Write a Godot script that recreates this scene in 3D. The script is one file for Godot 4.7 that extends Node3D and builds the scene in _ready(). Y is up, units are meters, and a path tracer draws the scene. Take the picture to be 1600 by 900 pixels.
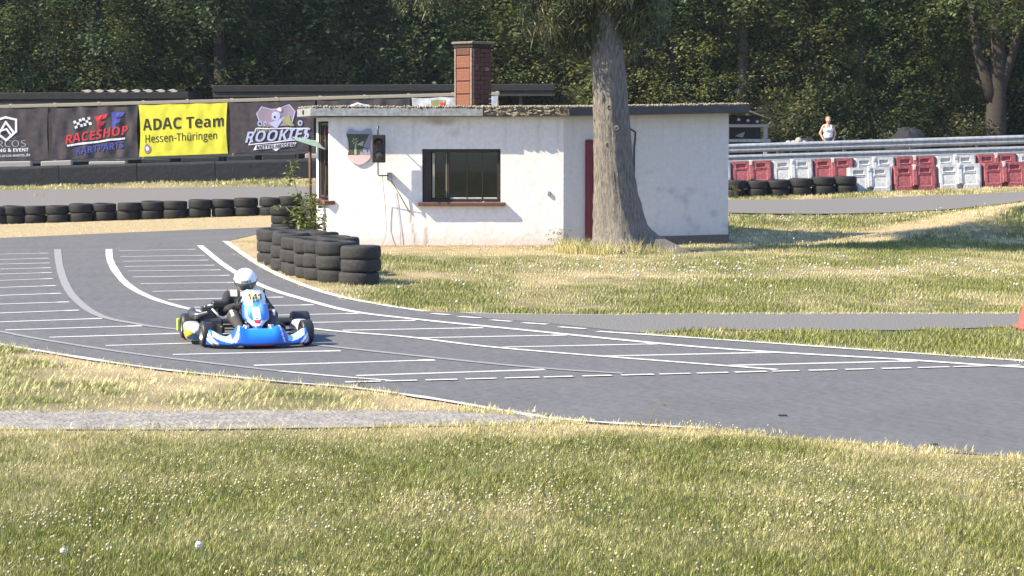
extends Node3D
# A kart track with a small white timing hut, tyre walls, banners and a forest edge. Units are metres, y is up.

const ORD = ["first", "second", "third", "fourth", "fifth", "sixth", "seventh", "eighth", "ninth", "tenth", "eleventh", "twelfth", "thirteenth", "fourteenth", "fifteenth", "sixteenth", "seventeenth", "eighteenth", "nineteenth", "twentieth", "twenty-first", "twenty-second", "twenty-third", "twenty-fourth", "twenty-fifth", "twenty-sixth", "twenty-seventh", "twenty-eighth", "twenty-ninth", "thirtieth", "thirty-first", "thirty-second"]
var rng := RandomNumberGenerator.new()
var used := {}
var M := {}
var n1 := FastNoiseLite.new()
var n2 := FastNoiseLite.new()
var n3 := FastNoiseLite.new()

# ---------------------------------------------------------------- helpers: names and things
func numbered(called: String) -> String:
	if not used.has(called):
		used[called] = 0
		return called
	used[called] += 1
	return "%s_%03d" % [called, used[called]]

func tag(o: Node, label := "", category := "", group := "", kind := "") -> Node:
	if label != "": o.set_meta("label", label)
	if category != "": o.set_meta("category", category)
	if group != "": o.set_meta("group", group)
	if kind != "": o.set_meta("kind", kind)
	return o

func thing(called: String, label: String, category: String, at := Vector3.ZERO, turn := 0.0, group := "") -> Node3D:
	var o := Node3D.new()
	o.name = numbered(called)
	add_child(o)
	o.position = at
	o.rotation.y = turn
	tag(o, label, category, group)
	return o

func put(called: String, mesh: Mesh, m: Material, parent: Node) -> MeshInstance3D:
	var o := MeshInstance3D.new()
	o.name = numbered(called) if parent == self else called
	o.mesh = mesh
	o.material_override = m
	parent.add_child(o, true)
	return o

func done(st: SurfaceTool) -> ArrayMesh:
	st.generate_normals()
	return st.commit()

func build(called: String, st: SurfaceTool, m: Material, parent: Node) -> MeshInstance3D:
	return put(called, done(st), m, parent)

func struct(called: String, st: SurfaceTool, m: Material) -> MeshInstance3D:
	var o := build(called, st, m, self)
	o.set_meta("kind", "structure")
	return o

func copy(o: Node3D, label := "", at := Vector3.ZERO, turn := 0.0) -> Node3D:
	var c: Node3D = o.duplicate()
	c.name = numbered(String(o.name).rstrip("0123456789").trim_suffix("_"))
	add_child(c)
	c.position = at
	c.rotation = Vector3(0, turn, 0)
	if label != "": c.set_meta("label", label)
	return c

# ---------------------------------------------------------------- helpers: shapes
func mb(smooth := false) -> SurfaceTool:
	var st := SurfaceTool.new()
	st.begin(Mesh.PRIMITIVE_TRIANGLES)
	st.set_smooth_group(0 if smooth else -1)
	return st

func tri_out(st: SurfaceTool, a: Vector3, b: Vector3, c: Vector3, center: Vector3) -> void:
	var n := (a - c).cross(a - b)
	st.add_vertex(a)
	if n.dot((a + b + c) / 3.0 - center) < 0.0:
		st.add_vertex(c)
		st.add_vertex(b)
	else:
		st.add_vertex(b)
		st.add_vertex(c)

func quad_out(st, a, b, c, d, center) -> void:
	tri_out(st, a, b, c, center)
	tri_out(st, a, c, d, center)

# chamfered box
func bx(st: SurfaceTool, c: Vector3, size: Vector3, bevel := 0.006, xf := Transform3D.IDENTITY) -> void:
	var h := size / 2.0
	var b: float = minf(bevel, minf(h.x, minf(h.y, h.z)) * 0.6)
	var mid: Vector3 = xf * c
	var P := func(sx, sy, sz, axis) -> Vector3:
		var v := Vector3(sx * (h.x - b), sy * (h.y - b), sz * (h.z - b))
		if axis == 0: v.x = sx * h.x
		elif axis == 1: v.y = sy * h.y
		else: v.z = sz * h.z
		return xf * (c + v)
	for s in [-1, 1]:
		quad_out(st, P.call(s, -1, -1, 0), P.call(s, 1, -1, 0), P.call(s, 1, 1, 0), P.call(s, -1, 1, 0), mid)
		quad_out(st, P.call(-1, s, -1, 1), P.call(1, s, -1, 1), P.call(1, s, 1, 1), P.call(-1, s, 1, 1), mid)
		quad_out(st, P.call(-1, -1, s, 2), P.call(1, -1, s, 2), P.call(1, 1, s, 2), P.call(-1, 1, s, 2), mid)
		for t in [-1, 1]:
			quad_out(st, P.call(s, t, -1, 0), P.call(s, t, 1, 0), P.call(s, t, 1, 1), P.call(s, t, -1, 1), mid)
			quad_out(st, P.call(s, -1, t, 0), P.call(s, 1, t, 0), P.call(s, 1, t, 2), P.call(s, -1, t, 2), mid)
			quad_out(st, P.call(-1, s, t, 1), P.call(1, s, t, 1), P.call(1, s, t, 2), P.call(-1, s, t, 2), mid)
			for u in [-1, 1]:
				tri_out(st, P.call(s, t, u, 0), P.call(s, t, u, 1), P.call(s, t, u, 2), mid)

func box(c: Vector3, size: Vector3, bevel := 0.006, xf := Transform3D.IDENTITY) -> SurfaceTool:
	var st := mb()
	bx(st, c, size, bevel, xf)
	return st

# rows of points joined by quads; wrap closes each row
func sheet(st: SurfaceTool, rows: Array, wrap := false, flip := false, cols = null, uv := false) -> void:
	var n: int = rows[0].size()
	var seg: int = n if wrap else n - 1
	for i in rows.size() - 1:
		for j in seg:
			var k: int = (j + 1) % n
			var q := [[i, j], [i, k], [i + 1, k], [i, j], [i + 1, k], [i + 1, j]]
			if flip: q = [[i, j], [i + 1, k], [i, k], [i, j], [i + 1, j], [i + 1, k]]
			for e in q:
				if cols != null: st.set_color(cols[e[0]][e[1]])
				if uv: st.set_uv(Vector2(float(e[1]) / (n - 1), float(e[0]) / (rows.size() - 1)))
				st.add_vertex(rows[e[0]][e[1]])

func tube(st: SurfaceTool, pts: Array, radii, sides := 8, caps := true) -> void:
	var rows := []
	var up := Vector3.UP
	for i in pts.size():
		var t: Vector3 = (pts[mini(i + 1, pts.size() - 1)] - pts[maxi(i - 1, 0)]).normalized()
		if absf(t.dot(up)) > 0.95: up = Vector3.RIGHT if absf(t.x) < 0.8 else Vector3.FORWARD
		var a := t.cross(up).normalized()
		up = a.cross(t).normalized()
		var r: float = radii[i] if radii is Array else radii
		var row := []
		for k in sides:
			var g := TAU * k / sides
			row.append(pts[i] + (a * cos(g) + up * sin(g)) * r)
		rows.append(row)
	sheet(st, rows, true)
	if caps:
		for e in [0, rows.size() - 1]:
			for k in sides - 2:
				tri_out(st, rows[e][0], rows[e][k + 1], rows[e][k + 2], pts[0].lerp(pts[-1], 0.5))

func lathe(st: SurfaceTool, prof: Array, segs := 24, xf := Transform3D.IDENTITY) -> void:
	var rows := []
	for p in prof:
		var row := []
		for k in segs:
			var a := TAU * k / segs
			row.append(xf * Vector3(cos(a) * p.x, p.y, sin(a) * p.x))
		rows.append(row)
	sheet(st, rows, true, true)

# a flat outline (x, y) with a thickness along z
func prism(st: SurfaceTool, poly: PackedVector2Array, z0: float, z1: float, xf := Transform3D.IDENTITY) -> void:
	var c := Vector2.ZERO
	for p in poly: c += p / poly.size()
	var idx := Geometry2D.triangulate_polygon(poly)
	for z in [z0, z1]:
		for i in range(0, idx.size(), 3):
			var a := poly[idx[i]]
			var b := poly[idx[i + 1]]
			var d := poly[idx[i + 2]]
			var mid := (a + b + d) / 3.0
			tri_out(st, xf * Vector3(a.x, a.y, z), xf * Vector3(b.x, b.y, z), xf * Vector3(d.x, d.y, z), xf * Vector3(mid.x, mid.y, (z0 + z1) / 2))
	var cw := Geometry2D.is_polygon_clockwise(poly)
	for i in poly.size():
		var a := poly[i]
		var b := poly[(i + 1) % poly.size()]
		var nrm := (b - a).orthogonal().normalized() * (1.0 if not cw else -1.0)
		var inside := xf * Vector3((a.x + b.x) / 2 + nrm.x * 0.01, (a.y + b.y) / 2 + nrm.y * 0.01, (z0 + z1) / 2)
		quad_out(st, xf * Vector3(a.x, a.y, z0), xf * Vector3(b.x, b.y, z0), xf * Vector3(b.x, b.y, z1), xf * Vector3(a.x, a.y, z1), inside)

func pv(a: Array) -> PackedVector2Array:
	var o := PackedVector2Array()
	for p in a: o.append(Vector2(p[0], p[1]))
	return o

# smooth curve through points
func curve(pts: PackedVector2Array, per := 6) -> PackedVector2Array:
	var o := PackedVector2Array()
	var n := pts.size()
	for i in n - 1:
		for k in per:
			o.append(pts[i].cubic_interpolate(pts[i + 1], pts[maxi(i - 1, 0)], pts[mini(i + 2, n - 1)], float(k) / per))
	o.append(pts[n - 1])
	return o

func near_line(p: Vector2, line: PackedVector2Array) -> float:
	var best := 1e9
	for i in line.size() - 1:
		best = minf(best, p.distance_squared_to(Geometry2D.get_closest_point_to_segment(p, line[i], line[i + 1])))
	return sqrt(best)

# bodies: tapered capsules joined by a smooth minimum, meshed as surface nets
func body(st: SurfaceTool, bones: Array, cell: float, k: float, paint = null, keep = null) -> void:
	var lo := Vector3.ONE * 1e9
	var hi := -lo
	for b in bones:
		var r: float = maxf(b[2], b[3]) + k + cell * 3
		lo = lo.min(b[0].min(b[1]) - Vector3.ONE * r)
		hi = hi.max(b[0].max(b[1]) + Vector3.ONE * r)
	var nx := int((hi.x - lo.x) / cell) + 2
	var ny := int((hi.y - lo.y) / cell) + 2
	var nz := int((hi.z - lo.z) / cell) + 2
	var f := PackedFloat32Array()
	f.resize(nx * ny * nz)
	f.fill(9.0)
	for b in bones:
		var A: Vector3 = b[0]
		var ab: Vector3 = b[1] - b[0]
		var l2 := maxf(ab.length_squared(), 1e-9)
		var r: float = maxf(b[2], b[3]) + k + cell * 2
		var p0: Vector3 = (b[0].min(b[1]) - Vector3.ONE * r - lo) / cell
		var p1: Vector3 = (b[0].max(b[1]) + Vector3.ONE * r - lo) / cell
		for iz in range(maxi(int(p0.z), 0), mini(int(p1.z) + 1, nz)):
			for iy in range(maxi(int(p0.y), 0), mini(int(p1.y) + 1, ny)):
				for ix in range(maxi(int(p0.x), 0), mini(int(p1.x) + 1, nx)):
					var p := lo + Vector3(ix, iy, iz) * cell
					var t := clampf((p - A).dot(ab) / l2, 0.0, 1.0)
					var d: float = p.distance_to(A + ab * t) - lerpf(b[2], b[3], t)
					var i := (iz * ny + iy) * nx + ix
					var h := maxf(k - absf(f[i] - d), 0.0) / k
					f[i] = minf(f[i], d) - h * h * k * 0.25
	var at := {}
	var off := [0, 1, nx, nx + 1, nx * ny, nx * ny + 1, nx * ny + nx, nx * ny + nx + 1]
	for iz in nz - 1:
		for iy in ny - 1:
			for ix in nx - 1:
				var i := (iz * ny + iy) * nx + ix
				var m := 0
				for c in 8:
					if f[i + off[c]] < 0.0: m += 1
				if m == 0 or m == 8: continue
				var s := Vector3.ZERO
				var n := 0
				for c in 8:
					for ax in [1, 2, 4]:
						if c & ax: continue
						var v0 := f[i + off[c]]
						var v1 := f[i + off[c | ax]]
						if (v0 < 0.0) != (v1 < 0.0):
							var q := Vector3(c & 1, (c >> 1) & 1, (c >> 2) & 1)
							var t := v0 / (v0 - v1)
							q += Vector3(1 if ax == 1 else 0, 1 if ax == 2 else 0, 1 if ax == 4 else 0) * t
							s += q
							n += 1
				at[i] = lo + (Vector3(ix, iy, iz) + s / n) * cell
	var step := [1, nx, nx * ny]
	for i in at:
		for ax in 3:
			var a: int = step[ax]
			var u: int = step[(ax + 1) % 3]
			var v: int = step[(ax + 2) % 3]
			if (f[i] < 0.0) == (f[i + a] < 0.0): continue
			if not (at.has(i - u) and at.has(i - v) and at.has(i - u - v)): continue
			var q := [at[i], at[i - u], at[i - u - v], at[i - v]]
			if f[i] < 0.0: q = [q[0], q[3], q[2], q[1]]
			if keep != null and not keep.call((q[0] + q[2]) / 2.0): continue
			for e in [0, 2, 1, 0, 3, 2]:
				if paint != null: st.set_color(paint.call(q[e]))
				st.add_vertex(q[e])

# lettering as flat raised shapes; returns arrays ready to bend onto cloth
func text_mesh(s: String, height: float, font := "Droid Sans", bold := false, shear := 0.0, align := HORIZONTAL_ALIGNMENT_CENTER, stretch := 1.0, bend = null, depth := 0.006) -> ArrayMesh:
	var t := TextMesh.new()
	var f := SystemFont.new()
	f.font_names = PackedStringArray([font])
	if bold: f.font_weight = 700
	t.font = f
	t.font_size = 64
	t.pixel_size = height / 46.0
	t.depth = depth
	t.curve_step = 1.0
	t.horizontal_alignment = align
	t.vertical_alignment = VERTICAL_ALIGNMENT_CENTER
	t.text = s
	var a := t.get_mesh_arrays()
	var v: PackedVector3Array = a[Mesh.ARRAY_VERTEX]
	for i in v.size():
		v[i].x = v[i].x * stretch + v[i].y * shear
		if bend != null: v[i] = bend.call(v[i])
	a[Mesh.ARRAY_VERTEX] = v
	a[Mesh.ARRAY_TANGENT] = null
	var m := ArrayMesh.new()
	m.add_surface_from_arrays(Mesh.PRIMITIVE_TRIANGLES, a)
	return m

# ---------------------------------------------------------------- materials
func noise_tex(freq: float, lo: float, hi: float, seed_ := 1, normal := false, bump := 6.0, size := 512, octaves := 5) -> NoiseTexture2D:
	var n := FastNoiseLite.new()
	n.seed = seed_
	n.noise_type = FastNoiseLite.TYPE_SIMPLEX_SMOOTH
	n.frequency = freq
	n.fractal_octaves = octaves
	var t := NoiseTexture2D.new()
	t.width = size
	t.height = size
	t.seamless = true
	t.noise = n
	if normal:
		t.as_normal_map = true
		t.bump_strength = bump
	else:
		var g := Gradient.new()
		g.set_color(0, Color(lo, lo, lo))
		g.set_color(1, Color(hi, hi, hi))
		t.color_ramp = g
	return t

func mat(called: String, c: Color, rough := 0.8, metal := 0.0, vertex := false) -> StandardMaterial3D:
	var m := StandardMaterial3D.new()
	m.resource_name = called
	m.albedo_color = c.linear_to_srgb()
	m.roughness = rough
	m.metallic = metal
	m.vertex_color_use_as_albedo = vertex
	m.cull_mode = BaseMaterial3D.CULL_DISABLED
	M[called] = m
	return m

func grain(m: StandardMaterial3D, tex: Texture2D, scale: float, nrm: Texture2D = null, strength := 1.0, sc := Vector3.ONE) -> StandardMaterial3D:
	m.uv1_triplanar = true
	m.uv1_world_triplanar = true
	m.uv1_scale = sc * scale
	if tex: m.albedo_texture = tex
	if nrm:
		m.normal_enabled = true
		m.normal_texture = nrm
		m.normal_scale = strength
	return m

func make_materials() -> void:
	var soft := noise_tex(0.012, 0.72, 1.0, 3)
	var fine := noise_tex(0.05, 0.7, 1.0, 5)
	var speck := noise_tex(0.16, 0.6, 1.0, 7)
	var nfine := noise_tex(0.08, 0, 1, 9, true, 8.0)
	var nsoft := noise_tex(0.02, 0, 1, 11, true, 10.0)
	grain(mat("ground", Color(1, 1, 1), 0.95, 0, true), noise_tex(0.06, 0.62, 1.0, 13), 0.9, nfine, 0.9)
	grain(mat("asphalt", Color(0.117, 0.118, 0.122), 0.85), noise_tex(0.012, 0.91, 1.0, 15), 0.12, nfine, 0.12)
	M.asphalt.detail_enabled = true
	M.asphalt.detail_albedo = noise_tex(0.2, 0.86, 1.0, 16)
	M.asphalt.detail_blend_mode = BaseMaterial3D.BLEND_MODE_MUL
	M.asphalt.detail_uv_layer = BaseMaterial3D.DETAIL_UV_2
	M.asphalt.uv2_triplanar = true
	M.asphalt.uv2_world_triplanar = true
	M.asphalt.uv2_scale = Vector3.ONE * 1.3
	grain(mat("old_asphalt", Color(0.165, 0.160, 0.156), 0.9), noise_tex(0.1, 0.78, 1.0, 18), 0.5, nfine, 0.3)
	grain(mat("gravel_path", Color(0.29, 0.272, 0.245), 0.95), noise_tex(0.02, 0.74, 1.0, 6), 0.4, nfine, 0.5)
	grain(mat("white_line", Color(0.72, 0.72, 0.71), 0.75), noise_tex(0.05, 0.72, 1.0, 17), 0.9)
	grain(mat("worn_line", Color(0.60, 0.60, 0.605), 0.8), noise_tex(0.06, 0.72, 1.0, 19), 0.9)
	grain(mat("faded_line", Color(0.27, 0.27, 0.28), 0.8), noise_tex(0.06, 0.78, 1.0, 21), 0.7)
	grain(mat("rubber", Color(0.0105, 0.011, 0.0135), 0.78), noise_tex(0.02, 0.6, 1.0, 23), 1.1, nfine, 0.35)
	grain(mat("rubber_dusty", Color(0.028, 0.029, 0.031), 0.8), noise_tex(0.02, 0.55, 1.0, 24), 1.1, nfine, 0.35)
	grain(mat("rubber_grey", Color(0.045, 0.045, 0.046), 0.85), noise_tex(0.03, 0.5, 1.0, 22), 1.1, nfine, 0.4)
	grain(mat("plaster", Color(1, 1, 1), 0.92, 0, true), noise_tex(0.02, 0.93, 1.0, 25), 0.8, nsoft, 0.1)
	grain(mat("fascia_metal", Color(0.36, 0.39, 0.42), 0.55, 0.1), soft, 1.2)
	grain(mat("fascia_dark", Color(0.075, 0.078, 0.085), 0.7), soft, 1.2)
	grain(mat("concrete_raw", Color(0.34, 0.29, 0.22), 0.95), noise_tex(0.05, 0.45, 1.0, 27), 1.2, nfine, 1.2)
	grain(mat("roof_gravel", Color(0.42, 0.38, 0.30), 0.95), fine, 1.5)
	grain(mat("dark_wood", Color(0.035, 0.022, 0.016), 0.6), soft, 1.0)
	grain(mat("sill_red", Color(0.16, 0.075, 0.05), 0.8), soft, 2.0)
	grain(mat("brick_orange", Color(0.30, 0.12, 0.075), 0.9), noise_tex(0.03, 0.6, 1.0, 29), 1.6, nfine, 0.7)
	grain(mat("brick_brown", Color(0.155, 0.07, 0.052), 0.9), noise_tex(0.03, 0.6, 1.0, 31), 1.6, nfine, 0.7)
	grain(mat("mortar", Color(0.30, 0.24, 0.20), 0.95), soft, 1.5)
	mat("red_door", Color(0.16, 0.008, 0.018), 0.55)
	mat("black_paint", Color(0.012, 0.011, 0.012), 0.5)
	mat("lamp_lens", Color(0.05, 0.018, 0.016), 0.15)
	mat("lamp_lens_low", Color(0.06, 0.05, 0.045), 0.15)
	grain(mat("galvanised", Color(0.43, 0.46, 0.50), 0.5, 0.35), soft, 0.8)
	mat("cable_grey", Color(0.30, 0.29, 0.28), 0.7)
	grain(mat("weathered_rail", Color(0.43, 0.39, 0.30), 0.9), fine, 1.0)
	grain(mat("banner_dark", Color(0.075, 0.064, 0.072), 0.85), soft, 0.6)
	grain(mat("banner_yellow", Color(0.80, 0.75, 0.055), 0.8), noise_tex(0.01, 0.9, 1.0, 33), 0.6)
	grain(mat("banner_white", Color(0.72, 0.76, 0.80), 0.8), soft, 0.6)
	for k in ["banner_dark", "banner_yellow", "banner_white"]:
		M[k].backlight_enabled = true
		M[k].backlight = Color(0.2, 0.2, 0.2)
	mat("print_black", Color(0.035, 0.025, 0.015), 0.8)
	mat("print_white", Color(0.72, 0.74, 0.80), 0.8)
	mat("print_grey", Color(0.30, 0.30, 0.34), 0.8)
	mat("print_red", Color(0.55, 0.035, 0.045), 0.8)
	mat("print_blue", Color(0.055, 0.07, 0.33), 0.8)
	mat("print_pale_blue", Color(0.42, 0.46, 0.68), 0.8)
	mat("print_mauve", Color(0.30, 0.22, 0.29), 0.8)
	mat("print_olive", Color(0.30, 0.31, 0.14), 0.8)
	grain(mat("crest_green", Color(0.10, 0.12, 0.07), 0.85), soft, 2.0)
	mat("crest_pale", Color(0.42, 0.44, 0.32), 0.85)
	mat("crest_grey", Color(0.30, 0.32, 0.42), 0.85)
	mat("crest_pink", Color(0.72, 0.50, 0.50), 0.9)
	mat("crest_dark", Color(0.055, 0.06, 0.085), 0.85)
	grain(mat("black_belt", Color(0.0085, 0.0115, 0.019), 0.75), noise_tex(0.015, 0.6, 1.0, 35), 0.5, nsoft, 0.2)
	grain(mat("shed_dark", Color(0.022, 0.022, 0.026), 0.85), soft, 0.5)
	grain(mat("shed_roof", Color(0.05, 0.045, 0.042), 0.85), soft, 0.5)
	grain(mat("corrugated_pale", Color(0.46, 0.42, 0.38), 0.8), soft, 0.8)
	grain(mat("awning", Color(0.36, 0.52, 0.50), 0.6), soft, 1.0)
	M.awning.backlight_enabled = true
	M.awning.backlight = Color(0.5, 0.6, 0.6)
	grain(mat("plastic_red", Color(0.42, 0.11, 0.13), 0.65), noise_tex(0.02, 0.6, 1.0, 37), 0.9)
	grain(mat("plastic_white", Color(0.58, 0.60, 0.63), 0.6), noise_tex(0.02, 0.74, 1.0, 39), 0.9)
	grain(mat("cone_red", Color(0.62, 0.12, 0.10), 0.6), soft, 1.5)
	grain(mat("bark_old", Color(0.33, 0.30, 0.265), 0.95), noise_tex(0.03, 0.35, 1.0, 41), 1.0, noise_tex(0.05, 0, 1, 43, true, 8.0), 0.6, Vector3(3.4, 0.22, 3.4))
	grain(mat("bark_forest", Color(0.075, 0.062, 0.05), 0.95), noise_tex(0.03, 0.45, 1.0, 45), 1.0, nfine, 1.0, Vector3(2.0, 0.5, 2.0))
	grain(mat("bark_pale", Color(0.17, 0.15, 0.125), 0.95), noise_tex(0.03, 0.45, 1.0, 47), 1.0, nfine, 1.0, Vector3(2.0, 0.5, 2.0))
	for k in [["leaf", 1.0], ["needle", 0.4], ["blade", 0.65]]:
		var m := mat(k[0], Color(1, 1, 1), 0.55, 0, true)
		m.backlight_enabled = true
		m.backlight = Color(k[1], k[1], k[1])
	mat("petal", Color(0.72, 0.70, 0.60), 0.9)
	mat("seed_white", Color(0.75, 0.74, 0.70), 0.95)
	mat("stalk", Color(0.16, 0.15, 0.05), 0.8)
	var kp := mat("kart_paint", Color(1, 1, 1), 0.3, 0, true)
	kp.clearcoat_enabled = true
	kp.clearcoat = 0.6
	kp.clearcoat_roughness = 0.12
	mat("kart_blue", Color(0.008, 0.10, 0.55), 0.3)
	mat("kart_black", Color(0.015, 0.015, 0.017), 0.5)
	mat("metal_dark", Color(0.10, 0.10, 0.11), 0.4, 0.7)
	mat("alloy", Color(0.55, 0.55, 0.56), 0.35, 0.8)
	mat("lime", Color(0.50, 0.62, 0.06), 0.5)
	mat("helmet_white", Color(0.80, 0.80, 0.80), 0.22)
	M.helmet_white.clearcoat_enabled = true
	M.helmet_white.clearcoat = 0.7
	mat("visor", Color(0.09, 0.11, 0.10), 0.1)
	mat("suit", Color(1, 1, 1), 0.85, 0, true)
	mat("glove", Color(0.03, 0.025, 0.025), 0.85)
	mat("skin", Color(0.52, 0.30, 0.22), 0.6, 0, false)
	mat("hair", Color(0.16, 0.10, 0.05), 0.7)
	mat("cloth_white", Color(0.72, 0.75, 0.80), 0.85)
	mat("denim", Color(0.05, 0.06, 0.09), 0.85)
	grain(mat("tarp", Color(0.008, 0.009, 0.014), 0.8), soft, 0.8)
	mat("stone", Color(0.36, 0.29, 0.26), 0.9)
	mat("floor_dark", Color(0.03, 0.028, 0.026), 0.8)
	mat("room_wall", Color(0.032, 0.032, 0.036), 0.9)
	mat("pale_strip", Color(0.27, 0.27, 0.22), 0.6)
	mat("stain_brown", Color(0.30, 0.20, 0.13), 0.95)
	var g := mat("glass", Color(0.01, 0.012, 0.015), 0.03)
	g.albedo_color.a = 0.12
	g.transparency = BaseMaterial3D.TRANSPARENCY_ALPHA

# ---------------------------------------------------------------- the lie of the land
func ss(a: float, b: float, x: float) -> float:
	return smoothstep(a, b, x)

func elev(x: float, z: float) -> float:
	var w := ss(-3.0, 4.0, x)
	var xx := clampf(x, -24.0, 24.0)
	var band := 0.36 + 0.035 * xx
	var far := 1.0 + (0.027 if x < 0 else 0.012) * xx
	var e := band * ss(lerpf(53.5, 46.5, w), lerpf(57.0, 60.0, w), -z)
	e += (far - band) * ss(58.0, 71.0, -z)
	var along := (x - 7.0) * 0.707 - (z + 44.2) * 0.707
	var across := (x - 7.0) * 0.707 + (z + 44.2) * 0.707
	e += 0.60 * ss(0.0, 7.0, along) * (exp(-pow(across / 2.4, 2.0)) if across < 0.0 else 1.0 - ss(0.0, 1.05, across))
	e -= 0.13 * exp(-((x - 4.8) * (x - 4.8) / 2.5 + (z + 46.2) * (z + 46.2) / 2.0))
	e += maxf(0.0, -z - 84.0) * 0.30 * ss(84.0, 96.0, -z)
	return e

var TRACK: PackedVector2Array
var PATH: PackedVector2Array
var SIDE: PackedVector2Array
var NEAR_EDGE: PackedVector2Array
var EDGE: PackedVector2Array
var FAR_ROAD_NEAR: PackedVector2Array
var FAR_ROAD_FAR: PackedVector2Array
var FAR_ROAD: PackedVector2Array
var HUT: PackedVector2Array

func lay_out() -> void:
	NEAR_EDGE = curve(pv([[-9.6, -29.2], [-7.01, -25.16], [-5.46, -23.25], [-4.38, -21.92], [-3.43, -20.85], [-2.67, -20.19], [-2.02, -19.67], [-1.36, -19.22], [-0.59, -18.35], [0.1, -17.42], [0.5, -17.04], [1.18, -16.7], [1.74, -16.45], [2.35, -15.93], [2.75, -15.57], [3.17, -15.35], [3.57, -15.17], [4.37, -14.82], [6.5, -14.2], [14.0, -13.0]]), 4)
	EDGE = curve(pv([[-5.98, -45.7], [-5.02, -40.86], [-4.11, -36.5], [-3.24, -32.98], [-2.45, -30.38], [-1.68, -28.68], [-1.1, -27.7]]), 5)
	var far_l := [[-5.98, -45.7], [-5.75, -48.5], [-5.4, -52.0], [-5.3, -53.2], [-7.75, -50.97], [-9.46, -49.03], [-11.05, -47.23], [-12.51, -45.03], [-16.0, -38.0]]
	TRACK = PackedVector2Array()
	TRACK.append_array(NEAR_EDGE)
	TRACK.append_array(pv([[14, -20.0], [5.34, -21.4], [5.08, -21.61], [3.67, -22.73], [2.11, -23.98], [1.45, -24.67], [2.21, -25.08], [3.3, -24.99], [4.4, -24.99], [5.98, -25.49], [7.55, -25.75], [14, -26.4], [14, -27.6], [8.03, -27.4], [4.82, -27.4], [2.41, -27.4], [1.16, -27.21], [0.0, -27.3], [-0.65, -27.5]]))
	var e2 := EDGE.duplicate()
	e2.reverse()
	TRACK.append_array(e2)
	TRACK.append_array(pv(far_l.slice(1)))
	PATH = pv([[-12, -17.3], [-6.5, -17.62], [-4.17, -17.71], [-2.61, -17.75], [-1.04, -17.75], [-0.42, -17.72], [0.05, -17.45], [0.5, -17.0], [-0.25, -16.8], [-0.99, -16.72], [-2.44, -16.57], [-3.91, -16.57], [-6.5, -16.45], [-12, -16.1]])
	FAR_ROAD_NEAR = curve(pv([[-45, -66], [-25, -62.5], [-14, -61.5], [-6, -60.0], [1, -56.8], [6, -53.2], [12, -53.0], [22, -54.5], [45, -60]]), 10)
	FAR_ROAD_FAR = curve(pv([[-45, -73], [-25, -68.6], [-14, -67.6], [-6, -66.0], [1, -61.5], [6, -57.0], [12, -56.6], [22, -58.0], [45, -64]]), 10)
	FAR_ROAD = FAR_ROAD_NEAR.duplicate()
	var b := FAR_ROAD_FAR.duplicate()
	b.reverse()
	FAR_ROAD.append_array(b)
	HUT = pv([[-3.69, -44.25], [1.04, -44.25], [4.56, -46.2], [2.3, -48.9], [-4.2, -49.2], [-4.12, -46.2]])

func paved(p: Vector2) -> bool:
	return Geometry2D.is_point_in_polygon(p, TRACK) or Geometry2D.is_point_in_polygon(p, PATH) or Geometry2D.is_point_in_polygon(p, FAR_ROAD)

# how dry the grass is, painted shade of the bank face included, 0 green to 1 straw
func dryness_and_shade(x: float, z: float) -> float:
	var p := Vector2(x, z)
	var lawn := 0.55 if z > -16.9 else 1.0
	var d := 0.42 + 0.75 * lawn * n1.get_noise_2d(x * 6.0, z * 3.2) + 0.45 * n2.get_noise_2d(x * 22.0, z * 12.0)
	if z > -22.5:
		d -= 0.06 * lawn
		d += 0.14 * ss(-17.0, -18.2, z) + 0.35 * ss(-18.0, -19.0, z) * n1.get_noise_2d(x * 16.0 + 90.0, z * 26.0) - 0.10 * ss(-16.8, -15.8, z)
		d += 0.55 * exp(-pow(near_line(p, NEAR_EDGE) / 0.35, 2.0))
		d += 0.4 * ss(-15.9, -16.5, z) * ss(-18.5, -17.0, z)
		d -= 0.22 * ss(-14.0, -10.5, z)
	elif z > -45.0:
		d += 0.75 * ss(-39.6, -41.6, z) * ss(5.0, 2.5, x)
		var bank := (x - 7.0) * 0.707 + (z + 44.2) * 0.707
		if x > 7.0 and bank > 0.0 and bank < 1.6: d -= 0.5  # shade on the bank face, painted in as darker green grass
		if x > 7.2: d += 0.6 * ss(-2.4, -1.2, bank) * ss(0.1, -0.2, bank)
		d -= 0.35 * ss(-29.6, -27.6, z)
		d += 0.5 * exp(-pow(near_line(p, EDGE) / 0.5, 2.0))
		d += 0.25 * exp(-pow((z + 35.0) / 1.5, 2.0))
		d -= 0.1
	if z < -45.0 and x > 7.2:
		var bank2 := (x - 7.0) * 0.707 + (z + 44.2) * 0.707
		d += 0.6 * ss(-2.4, -1.2, bank2) * ss(0.1, -0.2, bank2) - (0.5 if bank2 > 0.0 and bank2 < 1.6 else 0.0)  # the subtracted part paints the same shade onto the rear bank face
	if z < -44.0:
		d += 0.75 * ss(-4.0, -6.0, x) * ss(-61.0, -58.0, z)
		d += 0.3 * ss(6.5, 9.0, x) * ss(-50.0, -45.0, z) + 0.12
	return clampf(d, 0.0, 1.0)

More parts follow.
